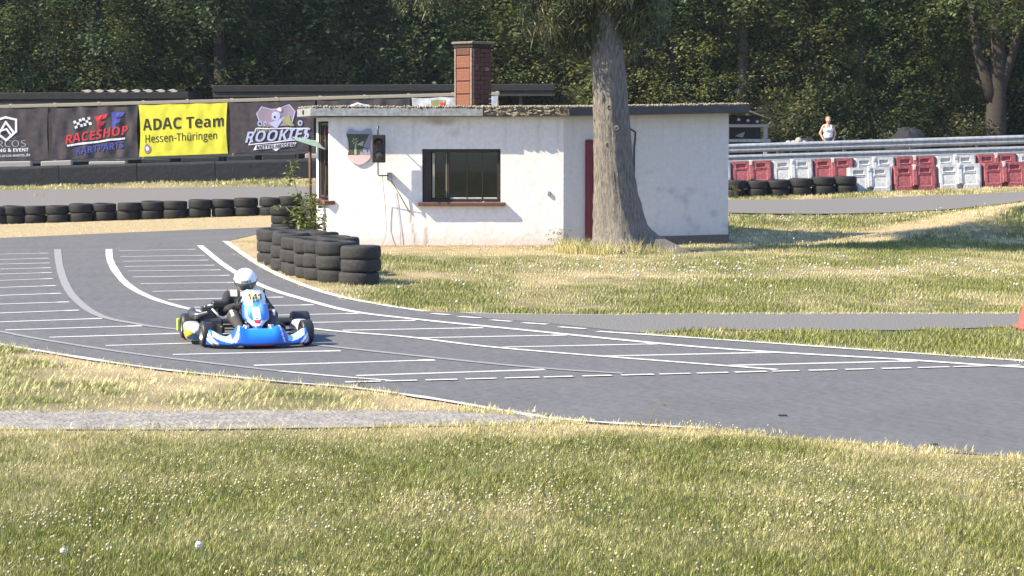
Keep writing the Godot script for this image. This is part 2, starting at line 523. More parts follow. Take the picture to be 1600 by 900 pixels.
func ground_color(x: float, z: float) -> Color:
	var d := dryness_and_shade(x, z)
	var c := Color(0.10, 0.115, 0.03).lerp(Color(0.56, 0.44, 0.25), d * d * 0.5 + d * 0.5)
	var soil := ss(-43.0, -44.0, z) * ss(-46.0, -44.5, z) * ss(1.6, 0.9, x) * ss(-4.2, -3.4, x)
	c = c.lerp(Color(0.34, 0.20, 0.11), soil * 0.8)
	var wood := ss(78.0, 86.0, -z)
	return c.lerp(Color(0.09, 0.075, 0.04).lerp(Color(0.20, 0.19, 0.06), clampf(0.5 + n1.get_noise_2d(x * 8.0, z * 8.0), 0, 1)), wood)

func span(a: Array) -> PackedFloat32Array:
	var o := PackedFloat32Array()
	for k in a:
		var v: float = k[0]
		while v < k[1] - 1e-4:
			o.append(v)
			v += k[2]
	o.append(a[-1][1])
	return o

func make_ground() -> void:
	var xs := span([[-120.0, -30.0, 6.0], [-30.0, -10.0, 1.0], [-10.0, 12.0, 0.3], [12.0, 30.0, 1.0], [30.0, 120.0, 6.0]])
	var zs := span([[-260.0, -120.0, 10.0], [-120.0, -75.0, 1.5], [-75.0, -52.0, 0.6], [-52.0, -40.0, 0.25], [-40.0, -30.0, 0.5], [-30.0, -8.0, 0.25], [-8.0, 40.0, 4.0]])
	var st := SurfaceTool.new()
	st.begin(Mesh.PRIMITIVE_TRIANGLES)
	for z in zs:
		for x in xs:
			var rough := 0.005 * n2.get_noise_2d(x * 60.0, z * 60.0) - 0.0035
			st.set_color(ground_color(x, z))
			st.add_vertex(Vector3(x, elev(x, z) + rough, z))
	var w := xs.size()
	for i in zs.size() - 1:
		for j in w - 1:
			var a := i * w + j
			for k in [a, a + 1, a + w + 1, a, a + w + 1, a + w]: st.add_index(k)
	st.generate_normals()
	var o := put("ground", st.commit(), M.ground, self)
	o.set_meta("kind", "structure")

func flat(poly: PackedVector2Array, y: float) -> SurfaceTool:
	var st := mb()
	var idx := Geometry2D.triangulate_polygon(poly)
	for i in range(0, idx.size(), 3):
		var v := []
		for k in 3: v.append(Vector3(poly[idx[i + k]].x, y, poly[idx[i + k]].y))
		tri_out(st, v[0], v[1], v[2], v[0] - Vector3.UP)
	return st

func stripe(st: SurfaceTool, pts: PackedVector2Array, w, y := 0.011, wander := 0.004) -> void:
	var rows := []
	for i in pts.size():
		var t := (pts[mini(i + 1, pts.size() - 1)] - pts[maxi(i - 1, 0)]).normalized().orthogonal()
		var hw: float = (w[0] if i == 0 else w[1] if i == pts.size() - 1 else lerpf(w[0], w[1], float(i) / (pts.size() - 1))) / 2.0 if w is Array else w / 2.0
		hw += rng.randf_range(-wander, wander)
		var a := pts[i] + t * hw
		var b := pts[i] - t * hw
		rows.append([Vector3(a.x, y, a.y), Vector3(b.x, y, b.y)])
	sheet(st, rows)

func make_roads() -> void:
	var tr := struct("race_track", flat(TRACK, 0.004), M.asphalt)
	struct("gravel_path", flat(PATH, 0.0075), M.gravel_path)
	var st := mb(true)
	var rows := []
	for i in FAR_ROAD_NEAR.size():
		var row := []
		for k in 7:
			var p := FAR_ROAD_NEAR[i].lerp(FAR_ROAD_FAR[i], k / 6.0)
			row.append(Vector3(p.x, elev(p.x, p.y) + 0.035, p.y))
		rows.append(row)
	sheet(st, rows)
	struct("far_track", st, M.old_asphalt)
	# side road is a little older and greyer than the track: a thin overlay of its own
	struct("side_road", flat(pv([[-0.3, -26.6], [0.42, -25.95], [1.2, -24.95], [1.47, -24.70], [2.21, -25.08], [3.3, -24.99], [4.4, -24.99], [5.98, -25.49], [7.55, -25.75], [14, -26.4], [14, -27.58], [8.03, -27.38], [4.82, -27.38], [2.41, -27.38], [1.16, -27.2], [0.0, -27.28], [-0.6, -27.4]]), 0.008), M.old_asphalt)
	var line := func(pts, w, m, smooth_ := true):
		var s := mb()
		stripe(s, curve(pv(pts), 6) if smooth_ else pv(pts), w)
		build("road_line", s, m, tr)
	line.call([[-8.84, -42.55], [-7.74, -37.39], [-6.67, -32.64], [-5.88, -29.51], [-5.11, -27.02], [-4.48, -25.88], [-3.91, -25.16], [-2.1, -23.25], [0.0, -21.16], [1.05, -20.46]], [0.13, 0.09], M.faded_line)
	line.call([[-7.84, -42.55], [-7.13, -38.8], [-6.28, -34.85], [-5.57, -31.96], [-4.89, -29.79], [-4.33, -28.42], [-3.95, -27.65]], [0.13, 0.11], M.worn_line)
	line.call([[-3.95, -27.65], [-2.27, -25.16], [-1.17, -24.17], [0.0, -22.8], [2.53, -20.79]], 0.09, M.white_line)
	line.call([[-6.28, -44.0], [-5.22, -38.8], [-4.44, -35.25], [-3.6, -31.96], [-2.77, -29.51], [-2.03, -27.65], [-1.16, -26.46], [0.0, -25.16], [2.02, -22.97], [3.83, -21.77], [4.66, -21.16], [5.3, -20.85]], 0.12, M.white_line)
	line.call([[-5.98, -45.7], [-5.02, -40.86], [-4.11, -36.5], [-3.24, -32.98], [-2.45, -30.38], [-1.68, -28.68], [-1.09, -27.65]], 0.12, M.white_line)
	line.call([[0.98, -24.83], [2.11, -23.98], [3.67, -22.73], [5.08, -21.61], [6.2, -20.6]], 0.11, M.white_line)
	line.call([[-6.35, -25.45], [-5.83, -24.83], [-5.15, -23.87], [-3.95, -22.4], [-3.03, -21.46], [-2.2, -20.66]], 0.08, M.faded_line)
	line.call([[-2.2, -20.66], [-1.6, -20.2], [-1.11, -19.87]], 0.07, M.worn_line)
	line.call([[-0.65, -27.47], [0.0, -27.26], [1.16, -27.16], [2.41, -27.35], [4.82, -27.35], [8.0, -27.35]], 0.05, M.worn_line)
	for d in [[[-1.0, -27.3], [-0.78, -27.11]], [[-0.65, -26.87], [-0.39, -26.64]], [[-0.25, -26.37], [0.0, -26.14]], [[0.13, -25.97], [0.42, -25.75]], [[0.55, -25.41], [0.85, -25.16]]]:
		line.call(d, 0.1, M.white_line, false)
	# kerb line of pale concrete along the near edge
	var kl := PackedVector2Array()
	for p in NEAR_EDGE: kl.append(p + Vector2(0.0, -0.05))
	var ks := mb()
	stripe(ks, kl.slice(4, 47), 0.085, 0.0115, 0.02)
	build("edge_line", ks, M.worn_line, tr)
	# dashed start line
	var a := Vector2(-1.51, -19.72)
	var b := Vector2(5.6, -21.33)
	var L := a.distance_to(b)
	var at := 0.0
	while at < L - 0.1:
		var t0 := at / L
		var t1 := minf((at + rng.randf_range(0.27, 0.33)) / L, 1.0)
		var s := mb()
		stripe(s, PackedVector2Array([a.lerp(b, t0), a.lerp(b, t1)]), 0.075, 0.0135, 0.006)
		build("start_line_dash", s, M.white_line, tr)
		at += 0.37
	for e in [[2.16, -17.35, 0.07], [3.05, -15.72, 0.06], [0.28, -17.30, 0.03]]:
		build("rubber_scrap", box(Vector3(e[0], 0.016, e[1]), Vector3(e[2], 0.010, 0.02), 0.002), M.rubber, tr)
	# grid boxes: a long thin bar with a brighter head at its right end
	var R := [[-7.55, -41.97, -6.15, -42.55], [-7.17, -40.01, -5.68, -40.43], [-6.85, -38.51, -5.4, -38.9], [-6.56, -37.03, -5.09, -37.39], [-6.3, -35.82, -4.81, -36.08], [-5.95, -34.31, -4.48, -34.69], [-5.57, -32.77, -4.14, -33.06], [-5.13, -31.18, -3.74, -31.5], [-4.66, -29.62, -3.15, -30.08], [-4.12, -28.31, -2.61, -28.73], [-3.55, -26.92, -1.92, -27.35], [-2.81, -25.92, -1.17, -26.32], [-1.94, -24.99, -0.34, -25.32], [-1.08, -24.05, 0.61, -24.4], [-0.1, -23.01, 1.61, -23.39], [0.94, -22.08, 2.74, -22.47], [2.12, -21.19, 4.0, -21.61],
		[-9.87, -40.64, -8.73, -41.18], [-9.45, -38.9, -8.37, -39.5], [-9.13, -37.57, -8.04, -38.03], [-8.79, -36.16, -7.74, -36.68], [-8.47, -34.85, -7.46, -35.41], [-8.11, -33.34, -7.13, -33.93], [-7.74, -31.83, -6.76, -32.36], [-7.36, -30.26, -6.36, -30.81], [-6.99, -28.73, -5.93, -29.23], [-6.64, -27.3, -5.53, -27.85], [-6.33, -26.01, -5.0, -26.6], [-5.81, -25.03, -4.34, -25.58], [-5.12, -24.13, -3.75, -24.59], [-4.32, -23.18, -3.11, -23.57], [-3.46, -22.24, -1.78, -22.63], [-2.51, -21.19, -0.77, -21.7], [-1.45, -20.29, 0.31, -20.82]]
	for g in R:
		var p := Vector2(g[0], g[1])
		var q := Vector2(g[2], g[3])
		var dir := (q - p).normalized()
		var s := mb()
		stripe(s, PackedVector2Array([p, p.lerp(q, 0.3), p.lerp(q, 0.6), q - dir * 0.16]), 0.10, 0.008, 0.008)
		var bar := build("grid_bar", s, M.worn_line, tr)
		s = mb()
		stripe(s, PackedVector2Array([q - dir * 0.16, q]), 0.13, 0.0085)
		build("bar_head", s, M.white_line, bar)

# ---------------------------------------------------------------- grass and flowers
func tuft(blades: int, h: float, w: float, spread: float) -> ArrayMesh:
	var st := mb()
	for i in blades:
		var a := rng.randf() * TAU
		var r := sqrt(rng.randf()) * spread
		var base := Vector3(cos(a) * r, -0.01, sin(a) * r)
		var hh := h * rng.randf_range(0.45, 1.15)
		var lean := Vector3(rng.randf_range(-1, 1), 0, rng.randf_range(-1, 1)) * hh * 0.45 + Vector3(hh * 0.16, 0, 0)
		var g := rng.randf() * TAU
		var side := Vector3(cos(g), 0, sin(g)) * w * rng.randf_range(0.6, 1.2) * 0.5
		var mid := base + Vector3.UP * hh * 0.55 + lean * 0.3
		var tip := base + Vector3.UP * hh + lean
		var v := rng.randf_range(0.45, 1.5)
		st.set_color(Color(v * rng.randf_range(0.92, 1.12), v, v * rng.randf_range(0.8, 1.15)))
		for p in [base - side, base + side, mid + side * 0.8, base - side, mid + side * 0.8, mid - side * 0.8, mid - side * 0.8, mid + side * 0.8, tip]: st.add_vertex(p)
	return done(st)

func scatter(called: String, mesh: Mesh, m: Material, list: Array, label: String, category: String, parent: Node = self) -> MultiMeshInstance3D:
	var mm := MultiMesh.new()
	mm.transform_format = MultiMesh.TRANSFORM_3D
	mm.use_colors = true
	mm.mesh = mesh
	mm.instance_count = list.size()
	for i in list.size():
		mm.set_instance_transform(i, list[i][0])
		mm.set_instance_color(i, list[i][1])
	var o := MultiMeshInstance3D.new()
	o.name = numbered(called) if parent == self else called
	o.multimesh = mm
	o.material_override = m
	parent.add_child(o, true)
	tag(o, label, category, "", "stuff")
	return o

func blade_color(d: float) -> Color:
	var c := Color(0.235, 0.268, 0.058).lerp(Color(0.76, 0.67, 0.37), clampf(d + rng.randf_range(-0.4, 0.4), 0, 1))
	var v := rng.randf_range(0.7, 1.3)
	return Color(c.r * v, c.g * v, c.b * v)

func sow(called: String, label: String, x0: float, x1: float, z0: float, z1: float, per_m2: float, mesh: Mesh, scale: float, thin := 0.0) -> void:
	var list := []
	var n := int((x1 - x0) * (z1 - z0) * per_m2)
	for i in n:
		var x := rng.randf_range(x0, x1)
		var z := rng.randf_range(z0, z1)
		if absf(x) > -z * 0.25 + 0.8: continue
		var p := Vector2(x, z)
		if paved(p) or Geometry2D.is_point_in_polygon(p, HUT): continue
		var d := dryness_and_shade(x, z)
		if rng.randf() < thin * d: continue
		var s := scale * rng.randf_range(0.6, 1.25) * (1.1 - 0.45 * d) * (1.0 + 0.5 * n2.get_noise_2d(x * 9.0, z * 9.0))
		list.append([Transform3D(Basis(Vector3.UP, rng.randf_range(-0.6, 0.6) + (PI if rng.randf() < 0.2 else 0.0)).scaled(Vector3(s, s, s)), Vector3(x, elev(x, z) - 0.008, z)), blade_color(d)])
	scatter(called, mesh, M.blade, list, label, "grass")

func make_grass() -> void:
	sow("grass", "tall sunlit lawn grass filling the foreground below the gravel path", -6, 7, -17.0, -8.6, 470, tuft(14, 0.060, 0.0055, 0.07), 1.0)
	sow("straw", "pale dry seed stalks standing among the foreground grass", -6, 7, -16.9, -8.6, 110, tuft(4, 0.095, 0.0045, 0.10), 1.0)
	sow("grass", "short dry grass on the wedge between track and gravel path", -8, 1, -27.0, -17.5, 150, tuft(12, 0.07, 0.008, 0.09), 0.85, 0.75)
	sow("grass", "lawn grass between the side road and the white hut", -5, 11, -44.2, -21.0, 105, tuft(14, 0.065, 0.011, 0.13), 0.9, 0.8)
	sow("grass", "rough grass on the bank right of the hut", 3.5, 16, -59.5, -41.5, 50, tuft(14, 0.10, 0.018, 0.2), 0.95, 0.4)
	sow("grass", "dry verge grass below the far tyre row", -18, -3.9, -60.0, -43.0, 30, tuft(12, 0.07, 0.016, 0.2), 0.8, 0.5)
	sow("grass", "verge grass under the banner fence and barriers", -22, 22, -76.0, -59.0, 9, tuft(12, 0.12, 0.022, 0.28), 1.0, 0.3)

	var fringe := []
	for e in [[NEAR_EDGE, 1500, 0.07], [PackedVector2Array([Vector2(-6.5, -17.62), Vector2(-0.42, -17.72), Vector2(0.0, -17.5)]), 420, 0.05], [PackedVector2Array([Vector2(-6.5, -16.45), Vector2(-0.99, -16.72), Vector2(0.5, -16.98)]), 520, 0.05], [EDGE, 500, 0.06], [pv([[1.16, -27.21], [8.03, -27.4]]), 500, 0.06], [pv([[1.45, -24.67], [5.08, -21.61], [5.98, -21.0]]), 500, 0.06]]:
		var ln: PackedVector2Array = e[0]
		for i in e[1]:
			var k := rng.randi_range(0, ln.size() - 2)
			var q: Vector2 = ln[k].lerp(ln[k + 1], rng.randf()) + Vector2(rng.randfn(), rng.randfn()) * e[2]
			if absf(q.x) > -q.y * 0.25 + 0.8 or q.y < -46.0: continue
			if e[1] != 420 and e[1] != 520 and n2.get_noise_2d(q.x * 25.0, q.y * 25.0) < -0.12: continue
			var s := rng.randf_range(0.35, 0.9)
			fringe.append([Transform3D(Basis(Vector3.UP, rng.randf() * TAU).scaled(Vector3.ONE * s), Vector3(q.x, 0.0, q.y)), blade_color(rng.randf_range(0.35, 1.0))])
	scatter("grass_fringe", tuft(7, 0.075, 0.007, 0.05), M.blade, fringe, "dry grass fringe creeping over the edges of track and path", "grass")
	# seed heads and clover flowers
	var fl := mb()
	for k in 5:
		var a := TAU * k / 5.0
		var c := Vector3(cos(a) * 0.004, 0.0, sin(a) * 0.004)
		quad_out(fl, c + Vector3(-0.006, 0.004, 0), c + Vector3(0, -0.006, 0.006), c + Vector3(0.006, 0.004, 0), c + Vector3(0, 0.009, -0.006), Vector3(0, -0.02, 0))
	for p in [[Vector3(-0.0012, -0.09, 0), Vector3(0.0012, -0.09, 0), Vector3(0, 0, 0)]]:
		for v in p: fl.add_vertex(v)
	var fm := done(fl)
	var head := mb(true)
	lathe(head, [Vector2(0.001, -0.012), Vector2(0.010, -0.006), Vector2(0.012, 0.002), Vector2(0.007, 0.010), Vector2(0.001, 0.012)], 6)
	tube(head, [Vector3(0, -0.012, 0), Vector3(0.003, -0.06, 0.002), Vector3(0, -0.12, 0)], 0.0012, 3, false)
	var hm := done(head)
	var near := []
	var lawn := []
	for i in 26000:
		var x := rng.randf_range(-5, 6)
		var z := rng.randf_range(-16.6, -8.8)
		if paved(Vector2(x, z)): continue
		var dens := 0.02 + 0.45 * exp(-pow((z + 13.0) / 1.3, 2.0)) + 1.3 * n1.get_noise_2d(x * 14.0, z * 14.0)
		if rng.randf() > dens * 0.62: continue
		var s := rng.randf_range(0.35, 0.78)
		near.append([Transform3D(Basis.from_euler(Vector3(rng.randf_range(-0.4, 0.4), rng.randf() * TAU, rng.randf_range(-0.4, 0.4))).scaled(Vector3.ONE * s), Vector3(x, rng.randf_range(0.045, 0.08), z)), Color(0.50, 0.45, 0.28) * rng.randf_range(0.7, 1.15)])
	scatter("flower", hm, M.blade, near, "pale seed heads and clover flowers among the foreground grass", "flowers")
	for i in 9000:
		var x := rng.randf_range(-2, 13)
		var z := rng.randf_range(-56.0, -28.0)
		var p := Vector2(x, z)
		if paved(p) or Geometry2D.is_point_in_polygon(p, HUT) or absf(x) > -z * 0.25 + 0.5: continue
		var dens := 0.05 + 0.8 * exp(-pow((z + 35.0) / 2.0, 2.0)) * ss(-1.0, 1.2, x) + 0.4 * n1.get_noise_2d(x * 9.0 + 50.0, z * 9.0) + 0.9 * exp(-pow((z + 51.5) / 1.0, 2.0)) * ss(9.0, 6.0, x)
		if rng.randf() > dens * 0.42: continue
		var s := rng.randf_range(0.9, 1.9)
		lawn.append([Transform3D(Basis.from_euler(Vector3(rng.randf_range(-0.3, 0.3), rng.randf() * TAU, 0)).scaled(Vector3.ONE * s), Vector3(x, elev(x, z) + rng.randf_range(0.06, 0.14), z)), Color(0.66, 0.64, 0.54) * rng.randf_range(0.7, 1.1)])
	scatter("flower", hm, M.blade, lawn, "small white flowers dotted over the lawn before the hut", "flowers")
	# big dandelion clocks close to the camera
	var spots := [[Vector3(-1.62, 0, -11.2), 0.020, "large fluffy dandelion clock, biggest white dot in the foreground lawn"], [Vector3(-2.29, 0, -11.05), 0.015, "smaller dandelion clock to the left of the biggest one"]]
	for s in spots:
		var d := thing("dandelion_clock", s[2], "dandelion", s[0], 0.0, "dandelion clocks in the lawn")
		var st := mb(true)
		tube(st, [Vector3(0.02, -0.01, 0), Vector3(0.005, 0.06, 0), Vector3(0, 0.125, 0)], 0.0025, 5)
		build("stalk", st, M.stalk, d)
		st = mb()
		for k in 150:
			var v := Vector3(rng.randfn(), rng.randfn(), rng.randfn()).normalized()
			var c: Vector3 = Vector3(0, 0.135, 0) + v * s[1]
			var t := v.cross(Vector3(0.3, 0.8, 0.5)).normalized() * 0.005
			var u := v.cross(t)
			for p in [c - t, c + t, c + u * 1.2, c - u, c + u, Vector3(0, 0.135, 0) + v * s[1] * 0.3]: st.add_vertex(p)
		build("seed_ball", st, M.seed_white, d)

# ---------------------------------------------------------------- the hut
func wall_pt(a: Vector2, b: Vector2, u: float, y: float, out: float) -> Vector3:
	var p := a.lerp(b, u / a.distance_to(b))
	var n := (b - a).normalized().orthogonal() # points outwards for the order of HUT
	n = Vector2(-(b - a).y, (b - a).x).normalized()
	return Vector3(p.x + n.x * out, y, p.y + n.y * out)

func plaster(parent: Node, a: Vector2, b: Vector2, top0: float, top1: float, hole, tint: Callable, called := "wall") -> void:
	var st := mb(true)
	var L := a.distance_to(b)
	var nu := maxi(int(L / 0.04), 2)
	var nv := 68
	var H0 := -0.3
	var P := func(i: int, j: int) -> Vector3:
		var u := L * i / nu
		var top := lerpf(top0, top1, float(i) / nu)
		var y := lerpf(H0, top, float(j) / nv)
		if hole != null:
			for e in [hole[0], hole[1]]:
				if absf(u - e) < L / nu * 0.5: u = e
			for e in [hole[2], hole[3]]:
				if absf(y - e) < (top - H0) / nv * 0.5: y = e
		var edge := minf(minf(u, L - u) / 0.12, 1.0)
		if hole != null:
			var dx: float = maxf(hole[0] - u, u - hole[1])
			var dy: float = maxf(hole[2] - y, y - hole[3])
			edge = minf(edge, clampf(maxf(dx, dy) / 0.08, 0.0, 1.0))
		var bump := 0.005 * n3.get_noise_2d(u * 12.0 + a.x * 30.0, y * 12.0) + 0.0018 * n3.get_noise_2d(u * 45.0, y * 45.0 + a.x * 9.0)
		return wall_pt(a, b, u, y, bump * edge)
	var inside := func(i: int, j: int) -> bool:
		if hole == null: return false
		var u := L * (i + 0.5) / nu
		var top := lerpf(top0, top1, float(i) / nu)
		var y := lerpf(H0, top, (j + 0.5) / nv)
		return u > hole[0] and u < hole[1] and y > hole[2] and y < hole[3]
	for i in nu:
		for j in nv:
			if inside.call(i, j): continue
			for e in [[0, 0], [0, 1], [1, 1], [0, 0], [1, 1], [1, 0]]:
				var v: Vector3 = P.call(i + e[0], j + e[1])
				st.set_color(tint.call(L * (i + e[0]) / nu, v.y))
				st.add_vertex(v)
	var o := build(called, st, M.plaster, parent)
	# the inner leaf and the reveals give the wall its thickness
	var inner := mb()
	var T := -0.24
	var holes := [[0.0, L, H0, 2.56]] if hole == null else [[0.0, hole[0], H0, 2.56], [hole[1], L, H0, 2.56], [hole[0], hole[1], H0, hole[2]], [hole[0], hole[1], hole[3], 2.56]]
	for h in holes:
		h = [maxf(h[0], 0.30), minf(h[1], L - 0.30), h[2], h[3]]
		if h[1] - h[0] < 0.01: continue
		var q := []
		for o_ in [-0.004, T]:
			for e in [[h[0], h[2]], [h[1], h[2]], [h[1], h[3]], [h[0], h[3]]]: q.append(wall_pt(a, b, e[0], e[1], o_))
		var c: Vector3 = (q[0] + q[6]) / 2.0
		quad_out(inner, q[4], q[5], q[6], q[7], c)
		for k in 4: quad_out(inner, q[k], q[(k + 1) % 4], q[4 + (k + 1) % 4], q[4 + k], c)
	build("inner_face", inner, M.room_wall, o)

func make_hut() -> void:
	var hut := thing("timing_hut", "low white plastered hut with a flat roof and a brick chimney", "building")
	var dirt := func(u: float, y: float, base: Color, low: float) -> Color:
		var n := n1.get_noise_2d(u * 30.0, y * 30.0)
		var f := n2.get_noise_2d(u * 70.0, y * 60.0)
		var c: Color = base
		c = c.lerp(Color(0.50, 0.40, 0.28), clampf(ss(0.38 + 0.25 * n, -0.02, y) * low, 0, 1) * 0.55)
		c = c.lerp(Color(0.60, 0.55, 0.48), clampf(f * 0.6 - 0.10, 0.0, 0.35))
		var run := n2.get_noise_2d(u * 95.0, y * 4.0)
		c = c.lerp(Color(0.47, 0.44, 0.40), clampf(run * 0.9 - 0.18, 0.0, 0.28) * ss(1.2, 2.5, y))
		return c
	# front, with its big window
	plaster(hut, HUT[0], HUT[1], 2.58, 2.60, [1.88, 3.46, 0.87, 1.94], func(u, y):
		var c: Color = dirt.call(u, y, Color(0.83, 0.83, 0.82), 0.75)
		var s := clampf(1.0 - Vector2((u - 2.2) / 0.55, (y - 2.50) / 0.10).length() + 0.5 * n2.get_noise_2d(u * 60, y * 60), 0, 1)
		c = c.lerp(Color(0.36, 0.31, 0.26), s * 0.8)
		s = clampf(1.2 - Vector2((u - 2.55) / 0.14, (y - 2.28) / 0.12).length() + 0.7 * n2.get_noise_2d(u * 80, y * 80), 0, 1)
		c = c.lerp(Color(0.50, 0.48, 0.46), s * 0.6)
		var crack := absf(u - (1.62 + 0.28 * (0.72 - y) * 0.6 + 0.03 * n2.get_noise_1d(y * 90.0)))
		if y < 0.70: c = c.lerp(Color(0.34, 0.20, 0.12), ss(0.035, 0.0, crack) * 0.75)
		crack = absf(u - (1.95 + 0.02 * n2.get_noise_1d(y * 120.0)))
		if y < 0.35: c = c.lerp(Color(0.34, 0.20, 0.12), ss(0.05, 0.0, crack) * 0.7)
		c = c.lerp(Color(0.45, 0.36, 0.27), ss(2.50, 2.60, y) * 0.6 * (0.5 + 0.5 * ss(-0.2, 0.3, n2.get_noise_1d(u * 25.0))))
		return c)
	# right wall: greyer, with a vertical joint and rubbed patches
	plaster(hut, HUT[1], HUT[2], 2.60, 2.68, null, func(u, y):
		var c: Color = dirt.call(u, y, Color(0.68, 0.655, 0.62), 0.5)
		var s := clampf(n2.get_noise_2d(u * 30.0, y * 42.0) * 2.2 - 0.35, 0, 1) * ss(1.8, 1.0, y) * ss(0.9, 1.6, u)
		c = c.lerp(Color(0.36, 0.36, 0.38), s * 0.6)
		c = c.lerp(Color(0.38, 0.37, 0.36), ss(0.018, 0.0, absf(u - 1.95 - 0.008 * n2.get_noise_1d(y * 60.0))) * ss(2.35, 2.2, y) * 0.7)
		c = c.lerp(Color(0.16, 0.14, 0.12), ss(0.10, 0.04, y) * 0.0)
		return c)
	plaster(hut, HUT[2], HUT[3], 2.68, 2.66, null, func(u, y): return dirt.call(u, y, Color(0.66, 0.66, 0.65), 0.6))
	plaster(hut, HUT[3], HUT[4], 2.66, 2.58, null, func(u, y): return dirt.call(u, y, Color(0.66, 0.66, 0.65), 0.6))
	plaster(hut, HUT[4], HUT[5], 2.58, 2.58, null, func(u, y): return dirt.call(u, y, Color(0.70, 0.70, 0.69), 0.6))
	plaster(hut, HUT[5], HUT[0], 2.58, 2.58, [0.35, 1.92, 0.90, 2.50], func(u, y): return dirt.call(u, y, Color(0.78, 0.78, 0.77), 0.8))
	# dark plinth along the right wall
	var d := (HUT[2] - HUT[1]).normalized()
	var st := mb()
	var q0 := wall_pt(HUT[1], HUT[2], 2.0, -0.35, 0.012)
	var xf := Transform3D(Basis(Vector3(d.x, 0, d.y), Vector3.UP, Vector3(-d.y, 0, d.x)), q0)
	bx(st, Vector3(1.0, 0.24, 0), Vector3(2.05, 0.48, 0.06), 0.01, xf)
	build("plinth", st, M.concrete_raw, hut)
	M.concrete_raw.resource_name = "concrete"
	# floor and ceiling of the room
	st = mb()
	var inset := Geometry2D.offset_polygon(HUT, -0.22)
	var poly: PackedVector2Array = inset[0] if inset.size() else HUT
	prism(st, poly, 0.02, 0.08, Transform3D(Basis(Vector3(1, 0, 0), Vector3(0, 0, 1), Vector3(0, 1, 0)), Vector3.ZERO))
	build("floor", st, M.floor_dark, hut)
	# ---- window in the front wall
	var win := Node3D.new()
	win.name = "window"
	hut.add_child(win, true)
	win.position = Vector3(-1.81, 0.87, -44.25)
	st = mb()
	var W := 1.58
	var Hh := 1.07
	var zf := -0.10
	bx(st, Vector3(0.09, Hh / 2, zf), Vector3(0.18, Hh, 0.07))
	bx(st, Vector3(W - 0.03, Hh / 2, zf), Vector3(0.06, Hh, 0.07))
	bx(st, Vector3(W / 2 + 0.06, Hh - 0.035, zf), Vector3(W - 0.245, 0.07, 0.07))
	bx(st, Vector3(W / 2 + 0.06, 0.03, zf), Vector3(W - 0.245, 0.06, 0.07))
	bx(st, Vector3(0.52, Hh / 2, zf), Vector3(0.05, Hh - 0.13, 0.065))
	build("frame", st, M.dark_wood, win)
	st = mb()
	bx(st, Vector3(0.225, Hh / 2, zf + 0.01), Vector3(0.05, Hh - 0.16, 0.04))
	bx(st, Vector3(0.482, Hh / 2, zf + 0.01), Vector3(0.014, Hh - 0.16, 0.04))
	build("casement_strip", st, M.pale_strip, win)
	for p in [[0.255, 0.464], [0.545, 0.90], [0.905, 1.21], [1.215, 1.52]]:
		st = mb()
		bx(st, Vector3((p[0] + p[1]) / 2, Hh / 2, zf - 0.004 * int(p[0] * 10.0) * 0.3), Vector3(p[1] - p[0], Hh - 0.135, 0.006), 0.001)
		build("pane", st, M.glass, win)
	for x in [0.9025, 1.2125]:
		build("glazing_bar", box(Vector3(x, Hh / 2, zf), Vector3(0.012, Hh - 0.14, 0.03), 0.002), M.dark_wood, win)
	for p in [[0.56, 0.89], [0.91, 1.20], [1.23, 1.51]]:
		build("sill_board", box(Vector3((p[0] + p[1]) / 2, 0.075, zf - 0.05), Vector3(p[1] - p[0], 0.03, 0.12), 0.004), M.plastic_white, win)
	st = mb()
	bx(st, Vector3(W / 2 + 0.005, -0.04, 0.02), Vector3(1.76, 0.075, 0.20), 0.01)
	build("sill", st, M.sill_red, win)
	# window in the left wall
	var lw := Node3D.new()
	lw.name = "window"
	hut.add_child(lw, true)
	st = mb()
	for e in [[0.38, 0.90, 2.50, 0.07], [1.14, 0.90, 2.50, 0.06], [1.89, 0.90, 2.50, 0.07]]:
		var pa := wall_pt(HUT[5], HUT[0], e[0], e[1], -0.06)
		tube(st, [pa, Vector3(pa.x, e[2], pa.z)], e[3] * 0.6, 4)
	for y in [0.94, 2.46]:
		tube(st, [wall_pt(HUT[5], HUT[0], 0.36, y, -0.06), wall_pt(HUT[5], HUT[0], 1.91, y, -0.06)], 0.04, 4)
	build("frame", st, M.dark_wood, lw)
	st = mb()
	for h in [[0.40, 1.12], [1.16, 1.87]]:
		st = mb()
		var c := [wall_pt(HUT[5], HUT[0], h[0], 0.96, -0.06), wall_pt(HUT[5], HUT[0], h[1], 0.96, -0.06), wall_pt(HUT[5], HUT[0], h[1], 2.44, -0.06), wall_pt(HUT[5], HUT[0], h[0], 2.44, -0.06)]
		quad_out(st, c[0], c[1], c[2], c[3], Vector3(0, 1, -47))
		build("pane", st, M.glass, lw)
	st = mb()
	var dl := (HUT[0] - HUT[5]).normalized()
	bx(st, Vector3(1.1, 0.86, 0.0), Vector3(1.9, 0.08, 0.22), 0.01, Transform3D(Basis(Vector3(dl.x, 0, dl.y), Vector3.UP, Vector3(-dl.y, 0, dl.x)), Vector3(HUT[5].x, 0, HUT[5].y)))
	build("sill", st, M.sill_red, lw)
	# ---- red door behind the tree
	var door := Node3D.new()
	door.name = "door"
	hut.add_child(door, true)
	var dxf := Transform3D(Basis(Vector3(d.x, 0, d.y), Vector3.UP, Vector3(-d.y, 0, d.x)), wall_pt(HUT[1], HUT[2], 0.0, 0.0, 0.02))
	st = mb()
	bx(st, Vector3(0.95, 1.07, 0.0), Vector3(0.76, 2.0, 0.05), 0.01, dxf)
	build("leaf", st, M.red_door, door)
	st = mb()
	for k in 4:
		bx(st, Vector3(0.95, 0.35 + 0.46 * k, 0.032), Vector3(0.58, 0.36, 0.02), 0.008, dxf)
	build("door_panel", st, M.red_door, door)
	st = mb()
